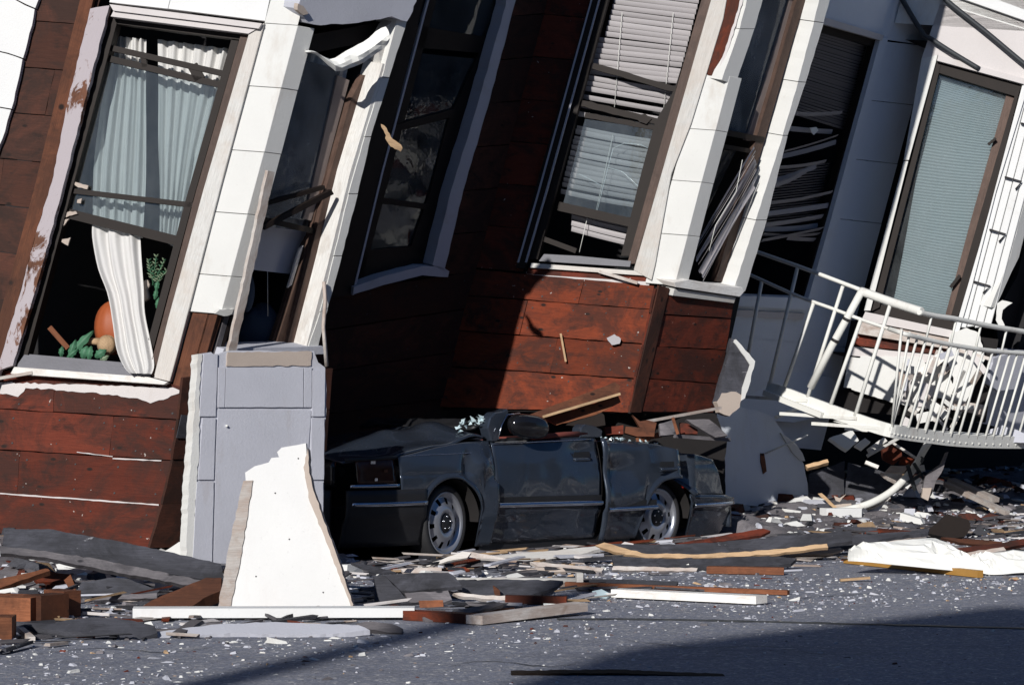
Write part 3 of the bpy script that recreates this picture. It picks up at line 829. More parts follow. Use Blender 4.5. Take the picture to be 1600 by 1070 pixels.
# ------------------------------------------------------------------ curtains, blinds, things on the sills
def drape(name, f, left, right, m, off=-.25, pleats=5, amp=.03, nu=60, nv=24, label=None, cat='curtain', parent=None, offb=None, ph=0.0):
    def fn(u, v):
        a, b = polyat(left, v), polyat(right, v)
        x, y = lerp(a[0], b[0], u), lerp(a[1], b[1], u)
        o = off if offb is None else lerp(off, offb, v * v)
        u0 = u; u = u + .035 * noise.noise(V((u * 5 + ph * 3, v * 1.5, off * 9)))
        w = amp * (1 + .5 * noise.noise(V((u * 3, v * 2, off * 5)))) * (math.sin(2 * math.pi * pleats * u + ph + .8 * math.sin(3 * v)) + .4 * math.sin(2 * math.pi * pleats * 2.3 * u + 1.3))
        return f.at(x, y, o) + f.n * w
    ob = grid(name, fn, nu, nv, m, parent)
    if label: tag(ob, label, cat)
    return ob
drape('curtain', L1, [(176, 56), (170, 110), (158, 180), (148, 260), (146, 360)], [(228, 62), (228, 140), (229, 210), (228, 290), (222, 372)], MT['curtain'], -.26, 5, .026,
      label='white pleated curtain hanging in the left half of the leftmost window')
drape('curtain', L1, [(246, 62), (248, 150), (249, 230), (251, 300), (250, 372)], [(366, 78), (344, 160), (322, 240), (304, 310), (285, 395)], MT['curtain'], -.30, 6, .026,
      label='white pleated curtain hanging in the right half of the leftmost window')
cl = [(145, 352), (146, 375), (155, 420), (170, 460), (178, 505), (184, 545), (195, 572), (204, 583)]
cr = [(218, 365), (220, 400), (224, 450), (226, 490), (236, 540), (240, 570), (236, 584)]
drape('curtain', L1, cl, cr, MT['curtain'], -.14, 2.6, .022, offb=.10, ph=.6,
      label='torn white curtain end blowing out over the sill of the leftmost window')
drape('curtain', F1, [(440, 70), (395, 260), (380, 350)], [(545, 100), (500, 290), (480, 360)], MT['sheer'], -.30, 7, .012,
      label='grey sheer curtain behind the upper pane of the narrow left bay window')

drape('curtain', F2, [(1215, -60), (1190, 40), (1150, 205)], [(1268, -60), (1230, 60), (1186, 216)], MT['sheer'], -.32, 6, .012, label='added grey cloth standing in for the sheen of the narrow middle bay window upper pane')  # added cloth imitates the sheen on this upper pane
# roller shade with a pull ring
rs = thing('roller_shade', 'grey blue roller shade with a ring pull in the narrow left bay window', 'blind', F1.at(425, 360, -.3))
prism('shade_cloth', F1, [(386, 350), (484, 362), (452, 428), (382, 420)], MT['stucco_grey'], rs, -.30, .004)
tube('pull_cord', [F1.at(418, 424, -.29), F1.at(418.5, 494, -.29)], .0022, MT['metal_white'], rs, n=5)
ringp = [F1.at(418.5 + 5.5 * math.cos(a), 501 + 6.5 * math.sin(a), -.29) for a in [i * math.pi / 8 for i in range(17)]]
tube('pull_ring', ringp, .006, MT['metal_white'], rs, n=6)

# blue cushion and shopping bundle behind the narrow window
def blob(name, c, r, m, parent=None, nu=20, nv=14, wob=.06, ribs=0):
    def fn(u, v):
        a, b = 2 * math.pi * u, math.pi * (v - .5)
        k = 1 + wob * noise.noise(V((math.cos(a) * 1.7, math.sin(a) * 1.7, b * 1.3)) + c)
        if ribs: k *= 1 - .07 * abs(math.sin(a * ribs / 2))
        return c + V((r[0] * math.cos(b) * math.cos(a) * k, r[1] * math.cos(b) * math.sin(a) * k, r[2] * math.sin(b) * k))
    return grid(name, fn, nu, nv, m, parent)
b = blob('cushion', F1.at(400, 520, -.45), V((.22, .12, .20)), MT['blue_cloth'], wob=.35); tag(b, 'dark blue cushion slumped inside the narrow left bay window', 'cushion')
b = blob('cushion', F1.at(384, 455, -.42), V((.07, .05, .16)), MT['blue_cloth'], wob=.05); tag(b, 'light blue rounded chair back behind the hanging white stick', 'chair back')

# autumn display on the stool of the leftmost window
pk = thing('pumpkin', 'orange pumpkin on the sill partly behind the white curtain', 'pumpkin', L1.at(172, 545, -.3))
blob('rind', L1.at(176, 512, -.34), V((.14, .13, .20)), MT['orange'], pk, 32, 14, .03, ribs=10)
gd = thing('gourd', 'small peach coloured gourd with a long neck beside the pumpkin', 'gourd', L1.at(165, 550, -.2))
blob('gourd_body', L1.at(167, 539, -.16), V((.075, .07, .075)), MT['raw_wood'], gd, 24, 12, .03, ribs=8)
tube('gourd_neck', [L1.at(156, 534, -.16), L1.at(144, 533, -.16), L1.at(130, 536, -.16)], lambda t: .03 - .008 * t, MT['raw_wood'], gd)
def leaf(f, base, tip, wpx, m, parent, off, name='leaf', curl=.02):
    bx, by = base; tx, ty = tip
    dx, dy = tx - bx, ty - by; L = math.hypot(dx, dy); nx, ny = -dy / L, dx / L
    def fn(u, v):
        w = wpx * math.sin(math.pi * min(1, v * .93 + .07)) ** .8 * (u - .5) * (1 + .18 * math.sin(v * 22))
        p = f.at(bx + dx * v + nx * w, by + dy * v + ny * w, off)
        return p + f.n * (curl * math.sin(math.pi * v) - abs(u - .5) * .03)
    return grid(name, fn, 6, 12, m, parent)
lf = thing('leaf_spray', 'spray of green leaves lying on the dark stool of the leftmost window', 'leaves', L1.at(120, 560, -.15))
for a, b_, w in (((108, 556), (146, 516), 13), ((108, 560), (118, 530), 10), ((95, 558), (97, 540), 8), ((128, 560), (136, 540), 14), ((138, 562), (142, 540), 11), ((148, 558), (166, 546), 13), ((156, 562), (170, 556), 9), ((112, 552), (114, 578), 9), ((104, 560), (122, 545), 9)):
    leaf(L1, a, b_, w, random.choice([MT['leaf'], MT['leaf'], MT['leaf_pale']]), lf, -.08 + random.uniform(-.02, .02))
st = bar('wooden_ruler', L1, (77, 511), (106, 544), 8, MT['orange_wood'], None, -.12, .015); tag(st, 'orange wooden stick leaning on the leaves inside the leftmost window', 'stick')
fern = thing('fern', 'pale green fern frond between the curtain and the window frame', 'plant', L1.at(246, 440, -.2))
for q0, q1 in (((238, 445), (244, 402)), ((238, 446), (256, 408)), ((239, 444), (232, 408)), ((240, 446), (260, 424))):
    tube('stem', [L1.at(*q0, -.20), L1.at(*q1, -.17)], .003, MT['leaf'], fern, n=4)
    for k in range(7):
        t = .25 + .75 * k / 6
        bx, by = lerp(q0[0], q1[0], t), lerp(q0[1], q1[1], t)
        for sd in (-1, 1):
            leaf(L1, (bx, by), (bx + sd * random.uniform(6, 9) * (1.1 - .6 * t), by - random.uniform(3, 6)), 2.6, MT['leaf_pale'] if random.random() < .7 else MT['leaf'], fern, -.18 + random.uniform(-.02, .02), 'frond', .006)
for p in ((243, 455), (241, 468), (244, 482)):
    leaf(L1, p, (p[0] + 4, p[1] - 18), 7, MT['leaf'], fern, -.17, 'frond', .01)
tn = prism('toy_figure', L1, [(222, 440), (230, 436), (234, 446), (230, 452), (233, 466), (224, 472), (222, 458)], MT['stucco_raw'], None, -.2, .05, bev=.008); tag(tn, 'small pinkish ornament beside the fern in the leftmost window', 'ornament')

# venetian blind in the wide middle window
vb = thing('venetian_blind', 'off white venetian blind half wrecked in the wide middle bay window', 'blind', L2.at(960, 60, -.2))
def slat(f, a, b, w, m, parent, off, tilt=35, th=.0015, name='slat', sag=0.0):
    p0, p1 = f.at(*a, off), f.at(*b, off)
    e = (p1 - p0).normalized(); t = math.radians(tilt)
    u = (f.u - e * f.u.dot(e)).normalized()
    s = u * math.cos(t) + f.n * math.sin(t)
    k = 5; vs, fs = [], []
    nn = e.cross(s)
    for i in range(k):
        c = p0.lerp(p1, i / (k - 1)) - u * sag * math.sin(math.pi * i / (k - 1))
        vs += [c - s * w / 2, c + nn * w * .09, c + s * w / 2]
    for i in range(k - 1):
        for j in range(2):
            q = i * 3 + j
            fs.append([q, q + 1, q + 4, q + 3])
    ob = mk(name, vs, fs, m, parent, e, s, smooth=True)
    return ob
y = -66.0
while y < 190:
    xr = 1092 - .262 * y; xl = 962 - .27 * y if y < 60 else 936 - .262 * (y - 0) + 10
    if y > 150: y += 5
    slat(L2, (max(xl, 880), y - 7), (xr - 2, y + 9 + (9 if y > 120 else 0) + random.uniform(-1, 1)), .052, MT['blind'], vb, -.20, 40 + random.uniform(-5, 5))
    y += 8.4
for k in range(20):
    y = 204 + 8.3 * k
    if 305 < y < 332: continue
    xl = max(905 - .25 * (y - 190), 893 if y > 330 else 0); xr = 1022 - .268 * (y - 200)
    wob = random.uniform(-2, 2)
    slat(L2, (xl, y - 6 + wob), (xr, y + 16 + wob), .052, MT['blind'], vb, -.22 - (.03 if y > 330 else 0), 38 + random.uniform(-8, 8), sag=random.uniform(0, .01))
for a, b_ in (((972, 20), (960, 168)), ((1052, 20), (1036, 180)), ((958, 210), (928, 345)), ((920, 330), (905, 395))):
    tube('ladder_cord', [L2.at(*a, -.168), L2.at(*b_, -.168)], .003, MT['metal_white'], vb, n=5)

# fallen blind in the narrow middle window
fb = thing('fallen_blind', 'bundle of fallen blind slats slanting through the narrow middle bay window', 'blind', F2.at(1100, 430, -.05))
for k in range(13):
    t = k / 12
    a = (1178 + 4 * t + random.uniform(-3, 3), 232 + 62 * t + random.uniform(-4, 4))
    b_ = (1086 + 12 * t + random.uniform(-3, 4), 388 + 48 * t + random.uniform(-5, 5))
    slat(F2, a, b_, .045, MT['slat_dark'] if k % 4 == 1 else MT['blind'], fb, -.10 + .05 * t + random.uniform(-.015, .015), 20 + random.uniform(-25, 25), sag=random.uniform(-.02, .02))
tube('blind_cord', [F2.at(1160, 250, -.03), F2.at(1150, 300, -.03), F2.at(1118, 352, -.03), F2.at(1108, 392, -.03)], .003, MT['metal_white'], fb, n=5)

# wrecked blind in the dark recess window
db = thing('wrecked_blind', 'broken dusty blind with slats fanning down in the shaded right recess window', 'blind', R2.at(1290, 200, -.15))
for k in range(30):
    y = 66 + 4.4 * k
    x = 1362 - .26 * (y - 70)
    slat(R2, (x - 110, y - 22 + random.uniform(-.5, .5)), (x - 12, y + 8 + random.uniform(-.5, .5)), .035, MT['slat_dark'], db, -.2, 50)
for a, b_ in (((1225, 176), (1315, 176)), ((1225, 200), (1300, 206)), ((1220, 238), (1308, 212)), ((1214, 246), (1306, 222)), ((1212, 262), (1290, 252)), ((1205, 285), (1275, 260)), ((1200, 292), (1262, 266)),
              ((1200, 318), (1300, 300)), ((1200, 334), (1300, 320)), ((1196, 352), (1306, 334)), ((1194, 358), (1310, 346)), ((1192, 366), (1300, 362)), ((1230, 372), (1314, 374)), ((1190, 376), (1290, 356))):
    slat(R2, a, b_, .05, MT['slat_dark'], db, -.05 + random.uniform(-.08, .02), random.uniform(-10, 50), sag=random.uniform(0, .03))
for k in range(22):
    y = 262 + 4.2 * k
    x = 1300 - .26 * (y - 300)
    slat(R2, (x - 110, y + 4), (x - 14, y - 6), .035, MT['slat_dark'], db, -.22, 50)
cap_ = prism('paper_scrap', R2, [(1266, 200), (1276, 199), (1279, 204), (1272, 211), (1268, 207)], MT['paper'], None, -.02, .01); tag(cap_, 'small white scrap caught in the wrecked recess blind', 'scrap')

# ribbed shade in the right bay window
sh = thing('ribbed_shade', 'pale teal ribbed shade filling the window of the right bay', 'blind', L3.at(1480, 300, -.2))
def shade_fn(u, v):
    lft = [(1470, 112), (1448, 190), (1428, 300), (1410, 400), (1393, 486)]
    rgt = [(1580, 146), (1562, 210), (1535, 310), (1506, 420), (1478, 505)]
    a, b_ = polyat(lft, v), polyat(rgt, v)
    return L3.at(lerp(a[0], b_[0], u), lerp(a[1], b_[1], u) + 6 * u * (1 - u), -.17) + L3.n * (.012 * (1 - abs((v * 92) % 1 * 2 - 1)))
grid('shade_cloth', shade_fn, 8, 184, MT['shade'], sh, smooth=False)

# ------------------------------------------------------------------ loose pieces on the fronts
flap_face = Face(F1.at(540, 90, .13), V((.93, .36, 0)), UD)
fl = thing('torn_flap', 'curled white sheet torn loose under the head of the narrow left bay window', 'sheet', flap_face.at(540, 90))
top = [(475, 80), (486, 79), (500, 86), (514, 93), (528, 88), (545, 78), (560, 70), (575, 62), (590, 47), (602, 42)]
bot = [(478, 84), (490, 84), (504, 95), (524, 112), (540, 109), (555, 104), (570, 98), (586, 86), (600, 76), (607, 66)]
def flap_fn(u, v):
    a, b_ = polyat(top, u), polyat(bot, u)
    return flap_face.at(lerp(a[0], b_[0], v), lerp(a[1], b_[1], v)) + flap_face.n * (.05 * math.sin(math.pi * v) + .02 * math.sin(7 * u) + .035 * noise.noise(V((u * 9, v * 5, 3))))
grid('sheet', flap_fn, 15, 4, MT['paper'], fl, th=.006, smooth=False)
o = prism('splintered_stub', Face(F1.at(600, 200, .06), V((1, 0, 0)), V((0, 0, 1))), [(595, 194), (600, 196), (606, 206), (613, 217), (622, 223), (629, 231), (626, 237), (617, 233), (610, 229), (604, 220), (601, 208)], MT['raw_wood'], None, 0, .05, jag=1.3, step=4)
tag(o, 'splintered pale stub of wood jutting from the right edge of the left bay', 'wood')
o = bar('trim_stick', F1, (424, 268), (351, 603), 11, MT['white_wood_old'], None, .10, .03, jag=.8); tag(o, 'long chipped white stick slanting in front of the narrow left bay window', 'stick')
o = tube('trim_strip', [F1.at(506, 440, .02), F1.at(508, 470, .05), F1.at(505, 510, .08), F1.at(510, 572, .10)], .016, MT['white_wood_old'], None, n=5); tag(o, 'bent thin white strip dangling at the right edge of the leaning grey panel', 'strip')
o = bar('fallen_strip', L2, (936, 424), (996, 442), 5, MT['white_wood_old'], None, .04, .02); tag(o, 'thin white strip fallen across the sill of the wide middle window', 'strip')
o = bar('fallen_strip', L1, (-20, 594), (50, 582), 5, MT['white_wood_old'], None, .06, .02); tag(o, 'thin chipped strip lying across the left end of the leftmost sill', 'strip')
o = bar('splinter', L2, (876, 521), (884, 565), 3, MT['raw_wood'], None, .02, .01); tag(o, 'thin pale splinter hanging on the sunlit orange boards', 'splinter')
o = prism('paper_scrap', L2, [(948, 528), (960, 522), (970, 529), (968, 537), (956, 539)], MT['slat_dark'], None, .02, .012, jag=.8, step=4); tag(o, 'grey paper scrap stuck on the sunlit orange boards', 'scrap')
ch = thing('torn_wall_chunk', 'torn chunk of wall with a pale broken edge beside the middle bay', 'wall chunk', F2.at(1150, 600, .1))
cf = Face(F2.at(1150, 580, .10), V((.93, .36, 0)), V((.1, .1, 1)))
prism('tar_face', cf, [(1144, 528), (1178, 566), (1162, 622), (1150, 634), (1128, 642), (1120, 628), (1132, 580)], MT['tar'], ch, 0, .10, jag=1.0, step=9)
prism('broken_edge', cf, [(1150, 530), (1180, 564), (1178, 575), (1164, 622), (1158, 626), (1160, 606), (1172, 570), (1146, 534)], MT['stucco'], ch, .012, .10, jag=1.0, step=7)
prism('raw_patch', cf, [(1120, 628), (1128, 614), (1150, 612), (1160, 618), (1156, 636), (1140, 650), (1124, 644)], MT['stucco_raw'], ch, .006, .08, jag=1.2, step=6)

# fallen grey panel leaning in front of the left bay
gp = thing('fallen_wall', 'tall grey stucco panel with a raised frame leaning upright below the left bay', 'wall panel', G(400, 905))
pf = stand(400, 905, yaw=38, lean=5)
A = [(310, 553), (330, 550), (336, 556), (358, 548), (490, 548), (497, 566), (508, 574), (510, 600), (506, 760), (504, 884), (292, 882), (298, 780), (303, 700), (306, 640)]
prism('panel_sheet', pf, A, MT['stucco_grey'], gp, 0, .08, jag=1.0, step=10)
prism('broken_edge', pf, [(309, 553), (316, 553), (312, 600), (311, 700), (305, 790), (303, 882), (291, 882), (294, 780), (301, 690), (305, 620)], MT['stucco'], gp, .012, .085, jag=1.2, step=7)
for x0, x1, y0, y1 in ((318, 339, 553, 650), (316, 336, 653, 749), (307, 333, 752, 882)):
    prism('frame_block', pf, [(x0 + 1, y0), (x1 + 1, y0), (x1 - 2, y1), (x0 - 6, y1)], MT['stucco_grey'], gp, .016, .016, jag=.3)
for x0, x1, y0, y1 in ((489, 508, 578, 650), (487, 507, 653, 749), (486, 505, 752, 880)):
    prism('frame_block', pf, [(x0, y0), (x1, y0), (x1 - 1, y1), (x0 - 1, y1)], MT['stucco_grey'], gp, .016, .016, jag=.3)
prism('frame_block', pf, [(354, 574), (474, 574), (474, 636), (352, 636)], MT['stucco_grey'], gp, .016, .016, jag=.3)
prism('frame_block', pf, [(341, 574), (352.5, 574), (350.5, 636), (341, 636)], MT['stucco_grey'], gp, .016, .016, jag=.3)
prism('frame_block', pf, [(475.5, 574), (487, 574), (487, 636), (475.5, 636)], MT['stucco_grey'], gp, .016, .016, jag=.3)
prism('bare_strip', pf, [(356, 550), (487, 549), (486, 571), (354, 572)], MT['stucco_raw'], gp, .012, .012, jag=.9, step=6)
prism('inner_panel', pf, [(341, 640), (486, 641), (482, 700), (480, 880), (334, 880), (338, 700)], MT['stucco_grey'], gp, .010, .010, jag=.4, step=16)
tube('nail', [pf.at(354, 665, .0), pf.at(354, 665, .03)], .008, MT['metal_white'], gp)

# bright white board standing in front
wb = thing('broken_board', 'bright white broken board standing upright in the debris in front of the grey panel', 'board', G(446, 955))
wf = stand(446, 957, yaw=-6, lean=9)
prism('board_face', wf, [(384, 752), (383, 738), (398, 728), (420, 722), (424, 715), (436, 714), (433, 706), (440, 699), (478, 692), (480, 738), (488, 772), (516, 850), (549, 946), (548, 957), (352, 957), (366, 850)], MT['board_white'], wb, 0, .05, jag=.5, step=10)
prism('broken_edge', wf, [(380, 751), (395, 750), (376, 870), (358, 957), (339, 957), (356, 860)], MT['white_wood_old'], wb, .012, .07, jag=1.0, step=8)
prism('broken_edge', wf, [(474, 730), (481, 700), (483, 738), (492, 772), (520, 850), (552, 944), (549, 950), (512, 852), (484, 784)], MT['stucco_raw'], wb, .02, .09, jag=1.0, step=7)

for q in ((430, 770), (452, 842), (400, 900), (505, 925), (466, 716)):
    tube('nail_hole', [wf.at(*q, -.004), wf.at(*q, .003)], .005, MT['iron'], wb, n=7)

# ------------------------------------------------------------------ the crushed car
E1 = V((.67, .742, 0)).normalized()
E2 = V((E1.y, -E1.x, 0))
CO = V(((705 - 800) / FPX * 22, 22, 0))
def P(x, y, z): return CO + E1 * x + E2 * y + V((0, 0, z))
CARF = Face(CO, E1, V((0, 0, 1)))
car = thing('crushed_car', 'dark slate blue sedan crushed flat under the overhanging bay with its roof gone', 'car', P(1.3, -.8, 0))

def dent(x, z, k=1.0):
    r = 1 - abs(noise.noise(V((x * 2.6 + 4, z * 2.2, 1.7)))) * 2
    return k * (.012 * noise.noise(V((x * 2.1, z * 2.6, 3.1))) + .003 * noise.noise(V((x * 6, z * 7, 8.2))) + .006 * max(0, r) ** 4)
def side_y(x, z):
    y = -.075 * ((z - .50) / .42) ** 2 - (.02 if z < .3 else 0)
    y -= .006 * max(0, 1 - abs(z - .66) / .02)             # swage line
    if x < -.45: y -= .13 * ((-.45 - x) / .55) ** 2.2
    if x > 3.1: y -= .07 * ((x - 3.1) / .55) ** 2.2
    return y

def panel(name, x0, x1, top, bot, m, parent=car, yoff=0.0, arch=None, dk=1.0, nx=None, nz=22, th=.012, extra=None):
    nx = nx or max(6, int((x1 - x0) / .035))
    def fn(u, v):
        x = lerp(x0, x1, u)
        zt = curve(top, x) if isinstance(top, list) else top
        zb = curve(bot, x) if isinstance(bot, list) else bot
        lip = 0
        if arch:
            for ax, az, ar in arch:
                d = abs(x - ax)
                if d < ar:
                    zb = max(zb, az + math.sqrt(ar * ar - d * d)); lip = 1
        z = lerp(zb, zt, v)
        y = side_y(x, z) + yoff + dent(x, z, dk)
        if lip and v < .12: y += .018
        if extra: y += extra(x, z)
        return P(x, y, z)
    return grid(name, fn, nx, nz, m, parent, th=th, ex=E1)

ftop = [(-1.0, .775), (-.57, .80), (-.14, .865), (.2, .90), (.52, .905)]
# fender: bulges up towards the windscreen, buckled behind the wheel
def fend(x, z):
    q = 0
    if x > .1 and z > .6: q += .05 * math.exp(-((x - .36) / .10) ** 2 - ((z - .72) / .10) ** 2)
    q -= .05 * math.exp(-((x - .20) / .06) ** 2 - ((z - .70) / .10) ** 2)
    if x > .35: q += .05 * (x - .35) / .15 * (1 if z < .6 else 0)
    return q
panel('fender', -.56, .50, ftop, [(-.6, .55), (-.30, .45), (-.28, .30), (.30, .08), (.50, .08)], MT['car'], arch=[(0, .27, .355)], extra=fend, nx=46)
# front corner lamp, chrome strip, bumper
panel('headlight', -.93, -.60, [(-1, .775), (-.57, .795)], .60, MT['amber'], yoff=.004, dk=0, nx=10, nz=6)
for x_, z_, w_ in ((-.80, .765, .05), (-.79, .635, .03), (-.70, .70, .04)):
    grid('lamp_glint', lambda u, v: P(x_ + (u - .5) * w_, side_y(x_, z_) + .016, z_ + (v - .5) * .022), 3, 2, MT['chrome'] if z_ != .70 else MT['orange_wood'], car)  # small patches set as glints on the lamp, the last one amber
panel('lamp_surround', -1.0, -.56, [(-1, .80), (-.56, .815)], [(-1, .775), (-.56, .79)], MT['dark_trim'], yoff=.006, dk=0, nx=8, nz=2)
panel('chrome_strip', -.99, -.575, .598, .572, MT['chrome'], yoff=.014, dk=0, nx=10, nz=2)
panel('front_bumper', -1.03, -.30, .555, .12, MT['dark_trim'], yoff=.03, dk=.2, nx=20, nz=10, th=.03)
panel('bumper_strip', -1.0, -.31, .462, .432, MT['chrome'], yoff=.048, dk=0, nx=20, nz=2)
# front of the car, turned away into the shade
grid('front_bumper', lambda u, v: P(-1.03 - .10 * math.sin(math.pi * u), -.30 - 1.15 * u, lerp(.12, .555, v)), 14, 6, MT['dark_trim'], car, th=.03)
grid('grille', lambda u, v: P(-1.0 - .06 * math.sin(math.pi * u), -.55 - .70 * u, lerp(.56, .77, v)), 14, 4, MT['dark_trim'], car, th=.02)
grid('headlight', lambda u, v: P(-1.0 - .05 * u, -.28 - .26 * u, lerp(.58, .77, v)), 6, 4, MT['black_trim'], car, th=.02)
# hood: crumpled
def hood_fn(u, v):
    x = lerp(-1.0, .46, u); y = lerp(-.06, -1.50, v)
    z = curve(ftop, x) + .04 * math.sin(math.pi * min(1, v * 1.0)) ** .5
    z += .085 * math.exp(-((x - .34) / .22) ** 2) * (1 - abs(v - .35))
    z += .12 * math.exp(-((v - .30) / .12) ** 2) * max(0, 1 - abs(x + .25) / .8) + .03 * noise.noise(V((x * 3, y * 3, 1)))
    if x < -.5: y2 = -.13 * ((-.45 - x) / .55) ** 2.2; y = lerp(y2 - .06, -1.5 - y2, v)
    return P(x, y, z)
grid('hood', hood_fn, 44, 30, MT['car'], car, th=.015, ex=E1)
# cowl with crumbled glass and torn trim
grid('cowl', lambda u, v: P(.40 + .16 * u, -.12 - 1.3 * v, 1.0 + .06 * u + .03 * noise.noise(V((u * 4, v * 9, 2)))), 6, 30, MT['dark_trim'], car, th=.02, ex=E2)
for k in range(26):
    u = random.random()
    c = P(.22 + .30 * u, -.04 - .16 * random.random(), 1.0 + .085 * u + random.uniform(-.015, .03))
    s = random.uniform(.012, .035)
    vs = [c + V((random.uniform(-s, s), random.uniform(-s, s), random.uniform(-s, s) * .8)) for _ in range(5)]
    mk('glass_shard', vs, [[0, 1, 2], [0, 2, 3], [0, 3, 4], [1, 2, 3, 4]], MT['broken_glass'], car)
# crushed windscreen pillar
prism('windscreen_pillar', CARF, [(768, 690), (762, 668), (766, 652), (774, 644), (786, 642), (794, 638), (796, 648), (788, 660), (780, 680), (778, 690)], MT['car'], car, -.03, .10, bev=.01)
tube('pillar_trim', [CARF.at(778, 686, .0), CARF.at(784, 664, .0), CARF.at(792, 648, -.01), CARF.at(812, 645, -.02)], .006, MT['chrome'], car, n=6)
# door mirror, glossy black
def mir(u, v):
    a, b = 2 * math.pi * u, math.pi * (v - .5)
    sx = abs(math.cos(b)) ** .6 * (abs(math.cos(a)) ** .7) * (1 if math.cos(a) >= 0 else -1)
    sy = abs(math.cos(b)) ** .6 * (abs(math.sin(a)) ** .7) * (1 if math.sin(a) >= 0 else -1)
    return P(.86 + .22 * sx, .04 + .08 * sy, 1.02 + .095 * math.sin(b) - .02 * sx)
grid('side_mirror', mir, 28, 16, MT['black_trim'], car)
# doors
dtop = [(.5, .905), (1.2, .915), (1.82, .925)]
panel('front_door', .515, 1.805, dtop, .09, MT['car'], dk=1.1, yoff=.012, extra=lambda x, z: -.05 * math.exp(-((x - 1.62) / .16) ** 2 - ((z - .80) / .06) ** 2))
panel('belt_trim', .50, 1.82, [(.5, .922), (1.82, .942)], [(.5, .902), (1.82, .922)], MT['dark_trim'], yoff=.012, dk=0, nz=2)
tube('belt_chrome', [P(x, side_y(x, .89) + .022, curve(dtop, x) - .022) for x in [.53 + .1 * i for i in range(13)]], .005, MT['chrome'], car, n=5)
rtop = [(1.83, .915), (2.0, .885), (2.32, .872), (2.55, .845), (2.72, .80)]
def rd(x, z):
    return .06 * max(0, (x - 2.3)) * (z - .3) + .07 * math.exp(-((x - 2.72) / .10) ** 2) * (1 if z > .4 else .3) - .06 * math.exp(-((x - 2.05) / .25) ** 2 - ((z - .62) / .12) ** 2) + .035 * math.exp(-((x - 1.86) / .04) ** 2)
panel('rear_door', 1.825, 2.735, rtop, .06, MT['car'], yoff=.035, arch=[(2.70, .20, .36)], dk=1.6, extra=rd)
for x0, x1, z, yo in ((.53, 1.80, .397, .03), (1.835, 2.50, .318, .055)):
    n_ = 14
    grid('side_moulding', lambda u, v: P(lerp(x0, x1, u), side_y(lerp(x0, x1, u), z) + yo + .012 * math.sin(math.pi * v) + (rd(lerp(x0, x1, u), z) if x0 > 1.8 else 0), z + (v - .5) * .036 - (.02 * u if x0 < 1.8 else 0)), n_, 4, MT['chrome'], car, ex=E1)
    grid('moulding_band', lambda u, v: P(lerp(x0, x1, u), side_y(lerp(x0, x1, u), z) + yo - .008 + (rd(lerp(x0, x1, u), z) if x0 > 1.8 else 0), z + .03 + (v - .5) * .07 - (.02 * u if x0 < 1.8 else 0)), n_, 2, MT['dark_trim'], car, ex=E1)
for x, z, yo in ((1.60, .755, -.025), (2.585, .655, .075)):
    hd = grid('door_handle', lambda u, v: P(x + (u - .5) * .21, side_y(x, z) + yo + .035 * math.sin(math.pi * v) + .01, z - .02 + (v - .5) * .05), 6, 5, MT['car'], car, ex=E1, th=.01)
    mk('handle_recess', [P(x + a * .11, side_y(x, z) + yo + .022, z + b) for a, b in ((-1, .0), (1, .0), (.9, .045), (-.9, .045))], [[0, 1, 2, 3]], MT['dark_trim'], hd)
# crumbled glass along the rear door top
for k in range(22):
    x = random.uniform(1.83, 2.62); c = P(x, side_y(x, .88) + .03, curve(rtop, x) + random.uniform(0, .02)); s = random.uniform(.008, .022)
    vs = [c + V((random.uniform(-s, s) * 1.6, random.uniform(-s, s), random.uniform(-s, s))) for _ in range(5)]
    mk('glass_shard', vs, [[0, 1, 2], [0, 2, 3], [0, 3, 4], [1, 2, 3, 4]], MT['broken_glass'], car)
prism('lock_pillar', CARF, [(906, 684), (908, 668), (914, 662), (930, 665), (942, 672), (940, 684)], MT['car'], car, -.05, .10, bev=.008)
# rear quarter, tail and bumper
qtop = [(2.70, .80), (2.92, .765), (3.10, .745), (3.32, .700), (3.40, .58), (3.47, .42)]
def qd(x, z):
    return -.13 * math.exp(-((x - 2.86) / .12) ** 2 - ((z - .60) / .16) ** 2) + .03 * math.exp(-((x - 3.02) / .05) ** 2)
panel('rear_quarter', 2.735, 3.47, qtop, [(2.7, .40), (3.5, .40)], MT['car'], arch=[(2.70, .20, .36)], dk=1.8, extra=qd, nx=30)
panel('rear_bumper', 2.98, 3.70, [(2.98, .41), (3.5, .39), (3.64, .36)], [(2.98, .02), (3.55, .03), (3.64, .12)], MT['car'], yoff=.02, arch=[(2.70, .20, .34)], dk=.5, nx=22, nz=14)
panel('bumper_strip', 3.05, 3.70, .325, .285, MT['chrome'], yoff=.035, dk=0, nx=16, nz=2)
grid('rear_bumper', lambda u, v: P(3.70 + .05 * math.sin(math.pi * u), -.10 - 1.35 * u, lerp(.10, .36, v)), 10, 6, MT['car'], car, th=.03, ex=E2)
grid('tail_light', lambda u, v: P(3.43 - .05 * v + .012, -.16 - .30 * u, lerp(.43, .60, v)), 6, 4, MT['red_lens'], car, th=.02, ex=E2)
grid('tail_panel', lambda u, v: P(3.45 - .13 * v, -.14 - 1.3 * u, lerp(.40, .70, v)), 10, 6, MT['car'], car, th=.02, ex=E2)
def trunk(u, v):
    x = lerp(2.72, 3.34, u); y = -.09 - 1.35 * v
    return P(x, y, curve(qtop, x) + .02 * math.sin(math.pi * v) + .05 * noise.noise(V((x * 4, y * 3, 5))) * math.sin(math.pi * min(1, v * 3)))
grid('trunk_lid', trunk, 24, 26, MT['car'], car, th=.015, ex=E1)
